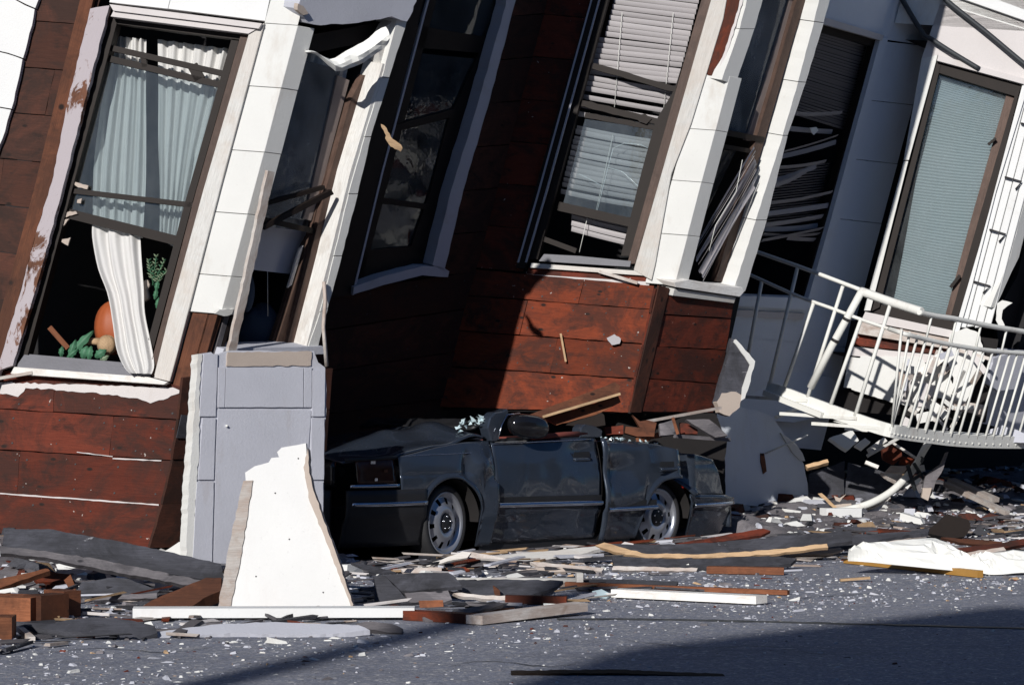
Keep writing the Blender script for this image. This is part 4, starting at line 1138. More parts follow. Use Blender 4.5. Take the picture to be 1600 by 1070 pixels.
# far side, floor, crushed roof, seats
grid('far_side', lambda u, v: P(lerp(-.95, 3.45, u), -1.55, lerp(.12, .80 + .06 * math.sin(9 * u), v)), 30, 6, MT['car'], car, th=.02, ex=E1)
mk('underbody', [P(x, y, z) for z in (.10, .42) for x, y in ((-.9, -.36), (3.4, -.3), (3.4, -1.45), (-.9, -1.4))], [[0, 1, 2, 3], [4, 5, 6, 7], [0, 1, 5, 4], [1, 2, 6, 5], [2, 3, 7, 6], [3, 0, 4, 7]], MT['void'], car, E1)
def roof(u, v):
    x = lerp(.55, 2.75, u); y = -.22 - 1.25 * v
    return P(x, y, .90 + .05 * noise.noise(V((x * 2.3, y * 2.7, 7))) + .025 * noise.noise(V((x * 7, y * 7, 2))) - .07 * u)
grid('crushed_roof', roof, 40, 24, MT['car'], car, th=.012, ex=E1)
grid('seat', lambda u, v: P(lerp(1.0, 1.75, u), -.12 - .5 * v, .90 + .03 * math.sin(math.pi * v)), 10, 6, MT['seat'], car, th=.1, ex=E1)
tube('door_top_roll', [P(1.0, -.06, .925), P(1.4, -.06, .945), P(1.7, -.07, .95)], .022, MT['seat'], car)
for x, z in ((2.40, .885), (2.56, .91)):
    boxlike('splinter', P(x - .06, -.05, z), P(x + .07, -.03, z + .015), .03, .045, MT['orange_wood'], car)

def wheel(x, y, z, steer, radius=.305, squash=0.0, tilt=0.0):
    wr = bpy.data.objects.new('wheel', None); wr.empty_display_size = .1; C.objects.link(wr)
    a = math.radians(steer)
    ax = (E2 * math.cos(a) - E1 * math.sin(a))
    ax = (ax + V((0, 0, math.sin(math.radians(tilt))))).normalized()
    f = (E1 * math.cos(a) + E2 * math.sin(a)).normalized()
    u = ax.cross(f) * -1
    if u.z < 0: u = -u
    c = P(x, y, z)
    wr.matrix_basis = Matrix.Translation(c); W[wr.name] = wr.matrix_basis.copy()
    wr.parent = car; wr.matrix_parent_inverse = W[car.name].inverted()
    def ringpt(r, w, t):
        p = f * (r * math.cos(t)) + u * (r * math.sin(t))
        return c + p + ax * w
    def lathe(name, prof, m, n=48, skip=None, smooth=True):
        return grid(name, lambda s, q: ringpt(*prof[round(q * (len(prof) - 1))], 2 * math.pi * s), n, len(prof) - 1, m, wr, smooth=smooth, ex=f, up=u, skip=skip)
    R = radius
    lathe('tyre', [(.240, -.08), (.243, -.012), (.252, .006), (.275, .010), (R - .016, .004), (R - .004, -.014), (R, -.04), (R, -.15), (R - .02, -.19), (.24, -.19)], MT['rubber'])
    lathe('rim', [(.242, -.02), (.247, .004), (.238, .008), (.224, -.010), (.210, -.034), (.200, -.032), (.150, -.006), (.128, .010), (.088, .014), (.076, -.006), (.0, -.010)], MT['alloy'],
          n=60, skip=lambda i, j: j == 5 and (i % 6) < 2)
    lathe('brake_drum', [(.23, -.07), (.10, -.06), (.0, -.06)], MT['void'], n=24)
    lathe('hub_cap', [(.076, .000), (.072, .008), (.035, .014), (.0, .015)], MT['dark_trim'], n=24)
    for k in range(5):
        t = 2 * math.pi * k / 5 + .3
        tube('lug_nut', [ringpt(.050, .006, t), ringpt(.050, .020, t)], .008, MT['chrome'], wr, n=6)
    return wr
wheel(0.0, -.06, .275, -10)
wheel(2.665, -.10, .222, 3, tilt=0)
# inside of the wheel arches
for ax_, az_, ar_ in ((0, .27, .36), (2.68, .20, .36)):
    grid('wheel_arch_liner', lambda s, q: P(ax_ + ar_ * math.cos(math.pi * s), -.03 - .32 * q, az_ + ar_ * math.sin(math.pi * s)), 20, 3, MT['void'], car, ex=E1)

for x_ in (.508, 1.815):
    grid('door_gap', lambda u, v: P(x_ + (u - .5) * .012, side_y(x_, lerp(.12, .88, v)) + .004, lerp(.12, .88, v)), 1, 12, MT['void'], car)
grid('rocker_trim', lambda u, v: P(lerp(.42, 2.30, u), side_y(lerp(.42, 2.3, u), .12) - .015, lerp(.03, .11, v)), 20, 2, MT['dark_trim'], car)
tube('swage_line', [P(x, side_y(x, .80) + .013, .815 + .01 * x) for x in [-.5 + .1 * i for i in range(10)]], .004, MT['chrome'], car, n=5)

# ------------------------------------------------------------------ fire escape balcony hanging off the right bay
A0 = R2.at(1195, 608, .62)
BS = Face(A0, V((.742, -.67, -.16)), UD)                       # its left side, turned to the sun
BF = Face(BS.at(1392, 676), FD, UD)                            # its front, along the street
bal = thing('fire_escape_balcony', 'bent white iron fire escape balcony sagging across the right bay', 'fire escape', BS.at(1300, 650))
def onbal(px, py):
    """point on the balcony's rail surface: side, rounded corner, front"""
    if px <= 1392: p = BS.at(px, py)
    else: p = BF.at(px, py)
    return p
def railpts(pxs, n=None):
    n = n or len(pxs) * 6
    raw = [onbal(*p) for p in pxs]
    out = []
    for i in range(n + 1):
        out.append(V(polyat([tuple(q) for q in raw], i / n)))
    return out
tube('top_rail', railpts([(1166, 386), (1181, 393), (1255, 419), (1345, 453)]), .020, MT['metal_white'], bal)
tube('top_rail', railpts([(1345, 455), (1390, 471), (1440, 487)]), .042, MT['metal_white'], bal, n=8)
tube('top_rail', railpts([(1436, 488), (1465, 494), (1492, 498), (1540, 508), (1600, 518), (1660, 528)]), .024, MT['metal_white'], bal)
tube('middle_rail', railpts([(1150, 420), (1180, 433), (1245, 462), (1300, 482), (1345, 499), (1390, 514)]), .017, MT['metal_white'], bal)
tube('middle_rail', railpts([(1390, 514), (1412, 521), (1450, 531), (1500, 541), (1560, 549), (1660, 556)]), .022, MT['metal_white'], bal)
for a, b in (((1271, 474), (1226, 604)), ((1317, 447), (1262, 620)), ((1345, 500), (1298, 632)), ((1391, 476), (1336, 650)), ((1246, 418), (1203, 600)), ((1190, 440), (1168, 560))):
    tube('baluster', [BS.at(*a), BS.at(*b)], .019, MT['metal_white'], bal, n=6)
st = tube('corner_post', [BS.at(1346, 456, .02), BS.at(1322, 500, .03), BS.at(1300, 540, .03), BS.at(1266, 606, .0)], .036, MT['metal_white'], bal)
for q in ((1322, 500), (1304, 533)):
    tube('post_band', [BS.at(q[0] + 2, q[1] - 3, .03), BS.at(q[0], q[1] + 1, .03)], .040, MT['iron'], st)
x = 1366
k = 0
while x < 1670:
    fat = abs(x - 1446) < 6 or abs(x - 1484) < 6
    yb = curve([(1366, 664), (1420, 676), (1480, 685), (1540, 690), (1700, 692)], x)
    h = curve([(1366, 150), (1450, 140), (1560, 135), (1700, 135)], x)
    top = (x + .285 * h, yb - h)
    tube('baluster', [onbal(x if x > 1394 else 1394, yb - 4), BF.at(*top)], .019 if fat else .0125, MT['metal_white'], bal, n=6)
    if k % 3 == 0 and x > 1395:
        t2 = curve([(1400, 478), (1440, 487), (1492, 498), (1600, 518), (1760, 540)], top[0] + 10)
        tube('baluster', [BF.at(*top), BF.at(top[0] + 9, t2)], .0115, MT['metal_white'], bal, n=6)
    x += 13 + random.uniform(-1.2, 1.2); k += 1
# platform: a rounded channel with a slatted floor
edge_px = [(1198, 606), (1225, 615), (1262, 629), (1300, 643), (1340, 657), (1370, 667), (1392, 673), (1420, 678), (1450, 682), (1490, 687), (1540, 690), (1600, 691), (1680, 690)]
ep = railpts(edge_px, 60)
n = len(ep)
vs = []
hh = UD.normalized()
for i, p in enumerate(ep):
    t = (ep[min(i + 1, n - 1)] - ep[max(i - 1, 0)]).normalized()
    o_ = t.cross(hh).normalized()
    if o_.y > 0: o_ = -o_
    vs += [p - hh * .060 + o_ * .01, p + hh * .060 + o_ * .01, p + hh * .065 - o_ * .05, p - hh * .060 - o_ * .05]
fs = []
for i in range(n - 1):
    for j in range(4):
        a = i * 4 + j; b = i * 4 + (j + 1) % 4
        fs.append([a, b, b + 4, a + 4])
fs += [[3, 2, 1, 0], [4 * n - 4, 4 * n - 3, 4 * n - 2, 4 * n - 1]]
pc = mk('platform_channel', vs, fs, MT['metal_white'], bal, FD, UD)
for i in range(30, n - 1, 1):
    p = ep[i]
    t = (ep[i + 1] - ep[i]).normalized(); o_ = t.cross(hh).normalized(); o_ = o_ if o_.y < 0 else -o_
    tube('rivet', [p + o_ * .008 - hh * .02, p + o_ * .018 - hh * .02], .010, MT['metal_white'], pc, n=6)
boxlike('platform_flange', BS.at(1194, 613, .03), BS.at(1285, 649, .03), .05, .05, MT['metal_white'], bal, bev=.003)
for q in (.18, .34, .5, .66, .82):
    a, b = ep[int(q * 24)], None
    i = int(q * (n - 1)); p = ep[i]
    boxlike('floor_bar', p + hh * .02, p + BK * .9 + hh * .06, .05, .03, MT['metal_white'], bal, bev=.002)
floorv = [p + hh * .045 for p in ep[26:]] + [p + hh * .06 + BK * .55 for p in ep[26:][::-1]]
mk('floor_plate', floorv, [list(range(len(floorv)))], MT['metal_white'], bal)

# strips hanging on and under the balcony
def thin(name, label, cat, pts, r, m, n=6, group=None):
    o = tube(name, pts, r, m, None, n=n); return tag(o, label, cat, group)
def D(px, py, Y):
    r_ = ray(px, py); return EYE + r_ * (Y / r_.y)
thin('metal_strap', 'short white strap poking out under the left end of the balcony', 'strap', [D(1212, 652, 27.0), D(1247, 638, 27.4)], .018, MT['metal_white'])
thin('metal_rod', 'thin rod propped between the grey slab and the balcony underside', 'rod', [D(1196, 708, 27.0), D(1236, 691, 27.1), D(1262, 680, 27.2)], .010, MT['metal_white'])
cp = tube('curved_pipe', [V(polyat([tuple(D(*q)) for q in ((1455, 684, 27.6), (1442, 706, 27.4), (1430, 728, 27.2), (1412, 750, 27.0), (1388, 771, 26.9), (1355, 788, 26.8), (1318, 797, 26.8), (1280, 801, 26.9), (1250, 801, 27.0))], i / 40)) for i in range(41)], .036, MT['metal_white'])
tag(cp, 'thick white pipe bent in a long curve from balcony to ground', 'pipe')
o = boxlike('white_block', D(1286, 806, 26.4), D(1341, 806, 26.5), .12, .15, MT['stucco_clean'], None, bev=.012); tag(o, 'clean white block lying under the bent pipe', 'block')
thin('trim_stick', 'white angled trim rising from the bent pipe to the right', 'trim', [D(1345, 800, 26.9), D(1375, 788, 26.9), D(1391, 777, 26.9), D(1386, 772, 26.9)], .010, MT['white_wood_old'])
o = prism('plaster_wedge', deep(1370, 790, 26.95, yaw=-5), [(1330, 805), (1388, 778), (1372, 800), (1352, 807)], MT['stucco_grey'], None, 0, .04); tag(o, 'grey triangular plaster wedge under the bent pipe', 'wedge')

# big grey wall slab below the recess, rounded at its right end
sl = thing('fallen_slab', 'large blue grey wall slab with a rounded right edge behind the car tail', 'wall slab', D(1200, 795, 27.6))
slf = deep(1200, 795, 27.0, yaw=44, lean=3)
prism('slab_face', slf, [(1120, 630), (1180, 640), (1208, 652), (1224, 676), (1243, 700), (1256, 725), (1262, 755), (1264, 796), (1200, 792), (1120, 784)], MT['stucco_blue_shade'], sl, 0, .07, jag=.5, step=12)
prism('broken_edge', slf, [(1220, 676), (1228, 681), (1244, 694), (1254, 708), (1258, 720), (1250, 718), (1238, 706)], MT['stucco'], sl, .02, .05, jag=.6, step=6)
prism('broken_edge', slf, [(1255, 796), (1262, 774), (1266, 776), (1265, 797)], MT['stucco'], sl, .02, .05, jag=.5, step=6)
prism('rust_patch', slf, [(1189, 708), (1194, 708), (1198, 736), (1193, 740), (1189, 722)], MT['brown_wood'], sl, .012, .01, jag=.5, step=6)
prism('upper_slab', deep(1150, 640, 27.6, yaw=44), [(1125, 560), (1300, 590), (1330, 640), (1240, 660), (1125, 650)], MT['stucco_blue_shade'], sl, 0, .06, jag=.8, step=12)

# splintered pieces below the balcony, each at its own depth
PC = [
 ('plaster_piece', 'pale plaster piece with a pointed left end under the balcony', 'plaster', [(1296, 684), (1332, 672), (1342, 688), (1324, 703)], 27.2, 20, 30, .05, 'stucco'),
 ('plaster_piece', 'small pale plaster piece leaning beside the bent pipe top', 'plaster', [(1335, 696), (1352, 684), (1360, 690), (1346, 702)], 27.0, 0, 20, .05, 'stucco'),
 ('redwood_piece', 'broken reddish wood disc between the pipe and white laths', 'wood', [(1378, 700), (1392, 690), (1408, 700), (1410, 716), (1396, 726), (1380, 718)], 27.4, 10, 0, .05, 'redwood_lit'),
 ('redwood_piece', 'small orange wood scrap behind the crossing white laths', 'wood', [(1408, 712), (1430, 718), (1424, 728), (1406, 726)], 27.6, 10, 0, .05, 'redwood_lit'),
 ('lath_board', 'short cream board end lying above the dark hollow', 'board', [(1258, 726), (1293, 717), (1295, 722), (1262, 731)], 27.0, 0, 30, .06, 'raw_wood'),
 ('dark_board', 'dark tarred board leaning in the hollow under the balcony', 'board', [(1264, 740), (1320, 720), (1318, 795), (1264, 796)], 27.9, 20, 20, .05, 'tar'),
 ('dark_board', 'dark brown sheet sloping behind the bent pipe', 'board', [(1325, 722), (1402, 742), (1396, 766), (1360, 786), (1318, 795)], 27.9, -15, 30, .05, 'tar'),
 ('cream_board', 'cream board sticking out left of the iron brace', 'board', [(1382, 738), (1392, 727), (1418, 727), (1408, 738)], 27.5, 0, 40, .05, 'white_wood_old'),
 ('cream_board', 'longer cream board below the iron brace', 'board', [(1376, 737), (1412, 742), (1400, 752), (1384, 744)], 27.2, 0, 40, .05, 'white_wood_old'),
 ('plaster_piece', 'round pale plaster lump hanging left of the grey rags', 'plaster', [(1413, 752), (1420, 744), (1424, 756), (1418, 764), (1412, 760)], 27.0, 0, 0, .05, 'stucco'),
 ('plaster_piece', 'pale triangular plaster scrap in the crook of the brace', 'plaster', [(1430, 742), (1441, 748), (1432, 758), (1426, 750)], 27.0, 0, 0, .04, 'stucco'),
 ('plaster_piece', 'small cream scrap at the upper right of the brace', 'plaster', [(1432, 728), (1444, 726), (1446, 736), (1434, 736)], 27.2, 0, 0, .04, 'stucco'),
 ('rag', 'grey ragged wad of lath and paper hanging beside the brace', 'rag', [(1446, 744), (1456, 736), (1470, 726), (1478, 708), (1482, 706), (1474, 732), (1462, 752), (1456, 772), (1448, 782), (1440, 776)], 26.9, 0, 0, .08, 'grey_wood'),
 ('rag', 'pale end of the ragged wad nearest the ground', 'rag', [(1442, 762), (1456, 762), (1450, 782), (1440, 777)], 26.85, 0, 0, .06, 'stucco_raw'),
 ('splinter', 'thin pale splinter slanting down in the dark hollow', 'splinter', [(1278, 771), (1284, 770), (1308, 792), (1302, 793)], 26.8, 0, 0, .03, 'raw_wood'),
 ('splinter', 'small forked pale splinter inside the dark hollow', 'splinter', [(1303, 774), (1312, 778), (1322, 772), (1312, 784), (1306, 782)], 26.85, 0, 0, .03, 'stucco_raw'),
 ('brick_scrap', 'pinkish scrap lying in front of the dark hollow', 'scrap', [(1288, 790), (1330, 786), (1332, 796), (1290, 797)], 26.9, 0, 20, .06, 'stucco_raw'),
]
for nm, lb, ct, po, Y, yaw, lean, th, mt in PC:
    cx = sum(p[0] for p in po) / len(po); cy = sum(p[1] for p in po) / len(po)
    o = prism(nm, deep(cx, cy, Y, yaw, lean), po, MT[mt], None, 0, th, jag=.8, step=7)
    tag(o, lb, ct)
br = thing('iron_brace', 'shaded iron brace of crossing bars under the balcony', 'brace', D(1425, 745, 27.0))
for a, b, r_ in (((1440, 716, 27.3), (1408, 762, 27.0), .03), ((1418, 726, 27.0), (1430, 766, 27.0), .02), ((1428, 724, 27.1), (1446, 752, 27.0), .018), ((1398, 768, 27.0), (1440, 740, 27.0), .018)):
    tube('brace_bar', [D(*a), D(*b)], r_, MT['dark_line'], br)
for a, b, w, lb in (((1355, 712, 27.0), (1405, 684, 27.2), .030, 'short white lath crossing above the reddish disc'), ((1392, 690, 27.3), (1432, 716, 27.4), .022, 'thin white lath slanting right above the brace'),
                    ((1356, 706, 27.1), (1384, 686, 27.1), .05, 'thick white stub at the top left of the brace'), ((1352, 722, 26.9), (1372, 730, 26.9), .035, 'pale stub pointing at the dark brown sheet')):
    o = boxlike('lath', D(*a), D(*b), w, w * .8, MT['white_wood'], None, up=(0, -1, .3), bev=.002); tag(o, lb, 'lath')

# torn stucco and laths behind the balustrade
tw = [('torn_wall_piece', 'large pale wall sheet with bar shadows behind the balcony rails', [(1345, 556), (1440, 558), (1460, 600), (1440, 640), (1372, 622), (1330, 608)], 0, .03, 'stucco'),
      ('torn_wall_piece', 'torn stucco tongue hanging from the fluted pilaster', [(1484, 522), (1510, 512), (1530, 520), (1540, 560), (1520, 610), (1502, 640), (1484, 640), (1490, 590), (1478, 560)], .10, .05, 'stucco'),
      ('torn_wall_piece', 'ragged white rim of the black hole at right edge', [(1558, 474), (1566, 469), (1582, 473), (1574, 478), (1567, 484), (1565, 498), (1570, 508), (1562, 514), (1556, 500)], .06, .05, 'stucco'),
      ('torn_wall_piece', 'grey rounded plaster heap on the balcony floor at right', [(1532, 684), (1548, 670), (1566, 664), (1590, 672), (1606, 678), (1606, 692), (1540, 692)], .5, .15, 'stucco_grey')]
o = prism('torn_wall_piece', F3, [(1552, 560), (1580, 552), (1600, 560), (1590, 606), (1560, 612), (1545, 600)], MT['stucco_grey'], None, .08, .05, jag=1.2, step=6); tag(o, 'tilted grey wall fragment behind the right end of the bars', 'wall piece')
for nm, lb, po, off, th, mt in tw:
    o = prism(nm, L3, po, MT[mt], None, off, th, jag=1.2, step=6); tag(o, lb, 'wall piece')
random.seed(21)
for k in range(28):
    cx = random.gauss(1462, 34); cy = random.uniform(545, 668)
    L_ = random.uniform(18, 60); a = math.radians(random.choice([random.gauss(-62, 14), random.gauss(-62, 14), random.uniform(-180, 180)]))
    f_ = L3
    dx, dy = L_ / 2 * math.cos(a), L_ / 2 * math.sin(a)
    o0, o1 = random.uniform(.02, .42), random.uniform(.02, .42)
    kind = random.choice(['white_wood', 'white_wood', 'white_wood_old', 'white_wood_old', 'stucco', 'stucco_grey', 'stucco_pink'])
    o = boxlike('broken_lath', L3.at(cx - dx, cy - dy, o0), L3.at(cx + dx, cy + dy, o1), random.uniform(.03, .10), .012, MT[kind], None, up=L3.n, bev=.0)
    word = {'white_wood': 'bright white painted', 'white_wood_old': 'chipped dull white', 'stucco': 'cream plaster coated', 'stucco_grey': 'blue grey painted', 'stucco_pink': 'pinkish'}[kind]
    tag(o, word + ' lath piece tangled behind the balcony bars', 'lath', word + ' laths behind the balcony bars')

# dark tubes stand in for fire escape bar shadows on the right wall
for pts, lb in ((((1398, -20), (1440, 50), (1456, 62), (1490, 84), (1530, 108)), 'dark tube drawn as a bent bar shadow across the sunlit wall left of the right bay window'),
                (((1462, -20), (1480, 2), (1540, 50), (1600, 100), (1640, 130)), 'dark tube drawn as a straight bar shadow crossing the sunlit wall at the top right corner')):
    o = tube('dark_line', [V(polyat([tuple(L3.at(px, py, .06)) for px, py in pts], i / 20)) for i in range(21)], .026, MT['dark_line']); tag(o, lb, 'dark_line')

# ------------------------------------------------------------------ debris on the street
def B(name, label, cat, poly, base, yaw, lean, th, m, jag=.7, off=0, parent=None):
    f = stand(base[0], base[1], yaw, lean)
    o = prism(name, f, poly, MT[m], parent, off, th, jag=jag, step=9)
    if parent is None: tag(o, label, cat)
    return o
def beam(name, label, a, b, za, zb, w, h, m, cat='plank', warp=0.0, parent=None, up=(0, 0, 1)):
    o = boxlike(name, G(*a, 0) + V((0, 0, za)), G(*b, 0) + V((0, 0, zb)), w, h, MT[m], parent, up=up, warp=warp, bev=.003)
    if parent is None: tag(o, label, cat)
    return o

random.seed(5)
# left heap
tb = thing('tarred_board', 'wide tarred board sloping down to the right across the left debris heap', 'board', G(180, 925))
B('tar_face', '', '', [(6, 826), (75, 826), (200, 848), (345, 880), (352, 912), (240, 890), (120, 868), (4, 856)], (180, 935), 4, 50, .03, 'tar', parent=tb)
B('broken_edge', '', '', [(0, 852), (80, 862), (160, 874), (240, 891), (350, 913), (330, 921), (240, 904), (120, 882), (70, 870), (0, 864)], (180, 938), 4, 30, .05, 'grey_wood', parent=tb, jag=1)
B('brown_plank', 'dark brown round topped plank propped against the bright white board', 'plank', [(206, 957), (236, 938), (290, 915), (322, 902), (346, 902), (346, 922), (318, 934), (288, 956)], (280, 957), -10, 40, .10, 'brown_wood')
bm_ = thing('timber_beam', 'thick reddish timber beam end at the lower left', 'timber', G(40, 975))
beam('beam_body', '', (-90, 966), (64, 972), .075, .075, .26, .15, 'orange_wood', parent=bm_)
beam('beam_end', '', (60, 970), (86, 972), .08, .08, .22, .16, 'brown_wood', parent=bm_)
beam('timber_block', 'square brown timber block beside the thick reddish beam', (84, 966), (109, 964), .09, .09, .22, .15, 'brown_wood', 'timber')
beam('timber_block', 'reddish timber block in the bottom left corner', (-40, 1001), (22, 1001), .07, .07, .2, .13, 'orange_wood', 'timber')
beam('stick', 'short pinkish stick lying by the corner timber block', (24, 990), (50, 1003), .05, .015, .035, .03, 'white_wood_old', 'stick')
B('orange_wedge', 'long orange wooden wedge pointing right in the left heap', 'wedge', [(-10, 906), (74, 887), (78, 891), (54, 899), (-10, 922)], (30, 935), 5, 40, .05, 'orange_wood')
B('redwood_scrap', 'flat reddish board scrap behind the orange wedge', 'board', [(52, 902), (70, 892), (112, 897), (110, 908), (60, 909)], (80, 930), 0, 45, .04, 'redwood_lit')
B('orange_chip', 'upright orange wood chip standing in the left heap', 'chip', [(100, 906), (110, 897), (117, 914), (119, 926), (112, 927)], (112, 932), 10, 5, .03, 'orange_wood', jag=.4)
B('tar_or_shade_sheet', 'flat blue grey tar sheet lying in front of the thick beam', 'sheet', [(18, 970), (74, 975), (112, 967), (150, 964), (200, 968), (242, 977), (246, 988), (216, 998), (188, 998), (120, 987), (56, 980)], (140, 999), 0, 70, .03, 'tar')
B('crumpled_paper', 'crumpled grey tar paper mound under the sloping tarred board', 'tar paper', [(118, 926), (128, 908), (150, 906), (170, 902), (196, 903), (222, 912), (250, 922), (240, 930), (160, 928)], (180, 938), -8, 45, .05, 'tar', jag=1.2)
B('dark_plank', 'dark grey plank end in the shade under the tarred board', 'plank', [(142, 930), (245, 926), (245, 934), (146, 937)], (190, 945), 0, 30, .05, 'grey_wood')
B('redwood_scrap', 'small dark red board end left of the bright white plank', 'board', [(122, 966), (165, 964), (168, 970), (124, 972)], (145, 974), 0, 40, .03, 'redwood')
for po, bs, lb in (([(0, 884), (20, 881), (22, 892), (0, 896)], 912, 'white plaster lump at the left edge above the orange wedge'), ([(28, 890), (44, 882), (58, 884), (66, 890), (48, 896), (30, 897)], 914, 'white plaster lump in the middle of the left heap'),
                   ([(70, 891), (96, 886), (118, 890), (122, 896), (90, 897)], 914, 'long white plaster lump under the tarred board'), ([(54, 905), (68, 903), (72, 910), (60, 914)], 926, 'cream plaster lump beside the dark gap'),
                   ([(120, 897), (134, 893), (142, 902), (130, 905)], 916, 'pointed white plaster lump below the tarred board'), ([(210, 975), (236, 970), (240, 977), (216, 981)], 985, 'flat white plaster lump under the bright white plank'),
                   ([(255, 862), (280, 846), (292, 850), (292, 868), (262, 870)], 905, 'grey plaster lump at the foot of the redwood siding')):
    B('plaster_lump', lb, 'plaster', po, ((po[0][0] + po[2][0]) / 2, bs), 0, 20, .10, 'stucco', jag=1.5)
beam('white_plank', 'bright white plank lying flat in front of the standing board', (208, 968), (648, 967), .045, .045, .16, .055, 'stucco_clean')
B('stucco_sheet', 'thin arched grey stucco sheet below the bright white plank', 'sheet', [(246, 987), (300, 979), (350, 974), (430, 971), (500, 974), (560, 976), (578, 984), (520, 990), (440, 991), (360, 988), (300, 994), (246, 996)], (410, 996), 0, 66, .03, 'stucco_grey', jag=.8)
beam('redwood_plank', 'reddish plank with a rounded left tip right of the white plank', (638, 968), (742, 974), .03, .03, .10, .055, 'redwood_lit')
beam('grey_plank', 'pale grey plank pointing up the street right of the reddish plank', (741, 976), (908, 960), .03, .05, .12, .05, 'white_wood_old')
B('bark_strip', 'knotty grey strip lying left of the reddish plank', 'strip', [(556, 974), (580, 970), (612, 974), (630, 982), (628, 989), (590, 984), (560, 980)], (595, 991), 0, 40, .04, 'grey_wood', jag=1.2)
B('splintered_strip', 'splintered grey strips fanned out above the reddish plank', 'strip', [(660, 964), (720, 952), (780, 940), (786, 944), (730, 958), (700, 968), (664, 970)], (720, 972), 0, 60, .02, 'grey_wood', jag=1.2)
# pieces in front of the front wheel
B('tar_paper', 'grey tar paper panel lifted on edge in front of the car', 'panel', [(600, 898), (640, 895), (700, 894), (708, 898), (722, 915), (690, 918), (640, 923), (626, 922), (612, 908)], (660, 945), -4, 55, .03, 'tar')
B('tar_paper', 'grey folded tar paper flap beside the long shadow of the white board', 'panel', [(584, 900), (598, 897), (622, 920), (642, 944), (600, 944), (586, 938)], (610, 945), 8, 35, .03, 'tar')
B('tar_paper', 'lower strip of grey tar paper above the brick red block', 'panel', [(632, 926), (700, 922), (706, 936), (690, 942), (640, 940)], (670, 945), -2, 50, .03, 'grey_wood')
B('red_block', 'brick red wooden block below the tar paper panel', 'block', [(654, 938), (692, 937), (693, 948), (656, 949)], (673, 949), 0, 10, .08, 'orange_wood', jag=.5)
B('blue_shard', 'thin blue grey shard pointing left in the shade before the car', 'shard', [(548, 878), (580, 883), (618, 893), (600, 894), (566, 886)], (585, 915), 0, 60, .02, 'tar', jag=.3)
cs = thing('bent_cream_sheet', 'bent cream sheet peaked up under the front wheel', 'sheet', G(725, 892))
B('sheet_left', '', '', [(652, 886), (690, 874), (722, 861), (736, 863), (730, 871), (700, 876), (672, 884)], (690, 892), -6, 35, .02, 'white_wood', parent=cs)
B('sheet_right', '', '', [(722, 861), (738, 862), (772, 868), (812, 878), (790, 884), (762, 877), (730, 871)], (765, 890), 6, 35, .02, 'white_wood_old', parent=cs)
B('underside', '', '', [(680, 886), (702, 876), (730, 871), (762, 877), (786, 886)], (730, 889), 0, 10, .02, 'tar', parent=cs)
B('white_board', 'pale white board slanting up to the right below the front door', 'board', [(768, 869), (850, 861), (930, 853), (938, 857), (900, 867), (850, 874), (800, 876)], (850, 884), 6, 55, .03, 'white_wood')
B('white_strip', 'short white strip left of the bent cream sheet', 'strip', [(626, 888), (690, 886), (690, 892), (650, 895), (630, 893)], (660, 897), 0, 40, .03, 'white_wood_old')
B('redwood_scrap', 'small reddish board under the bent cream sheet', 'board', [(690, 887), (726, 885), (734, 890), (700, 893)], (712, 894), 0, 40, .03, 'redwood_lit', jag=.5)
B('pink_board', 'pinkish board showing between the cream sheet and the pipe', 'board', [(822, 888), (878, 886), (884, 892), (830, 895)], (850, 898), 0, 45, .03, 'stucco_raw')
B('grey_shard', 'pale grey shard lying right of the pinkish board', 'shard', [(828, 877), (880, 881), (944, 887), (940, 892), (880, 889), (840, 884)], (890, 896), 0, 50, .03, 'white_wood_old')
pp = thing('cream_pipe', 'long straight cream pipe lying level in front of the car', 'pipe', G(800, 908))
tube('pipe_body', [G(700, 907, .045), G(902, 907, .045)], .022, MT['white_wood'], pp)
boxlike('end_cap', G(900, 906, .055), G(910, 906, .055), .07, .10, MT['white_wood'], pp)
B('grey_sheet', 'wide grey sheet with a torn right edge under the cream pipe', 'sheet', [(706, 906), (800, 905), (880, 907), (868, 917), (838, 926), (806, 934), (778, 934), (722, 924)], (790, 938), -3, 65, .025, 'tar', jag=1.2)
B('torn_strip', 'torn pale strip along the front of the wide grey sheet', 'strip', [(700, 922), (760, 930), (812, 930), (822, 934), (780, 937), (716, 930)], (765, 942), 0, 40, .03, 'white_wood_old', jag=1)
B('dark_tuft', 'small dark splintered tuft standing on the wide grey sheet', 'splinter', [(770, 914), (776, 918), (781, 922), (782, 934), (776, 936), (772, 926)], (776, 938), 0, 0, .03, 'brown_wood', jag=1)
beam('redwood_plank', 'short orange red plank with a white scrap at its end', (790, 943), (886, 945), .03, .03, .07, .05, 'redwood_lit')
B('white_scrap', 'white scrap leaning on the short orange red plank', 'scrap', [(849, 942), (872, 943), (870, 949), (850, 949)], (860, 951), 0, 20, .02, 'paper', jag=.4)
B('glass_pane_shard', 'curved pale glass shard lying on the road right of the pipe', 'glass shard', [(925, 923), (940, 920), (956, 928), (948, 933), (930, 931)], (940, 935), 0, 60, .01, 'broken_glass', jag=.4)
B('dark_board', 'long dark board edge casting a black gap right of the pipe', 'board', [(880, 907), (960, 904), (1060, 908), (1056, 916), (960, 912), (890, 916)], (970, 918), 0, 40, .04, 'tar')
beam('brown_strip', 'thin brown strip lying along the road in the middle', (884, 919), (1232, 930), .03, .02, .05, .03, 'orange_wood', 'strip')
beam('pale_plank', 'pale plank lying on open road below the thin brown strip', (962, 934), (1190, 945), .035, .035, .12, .05, 'white_wood')
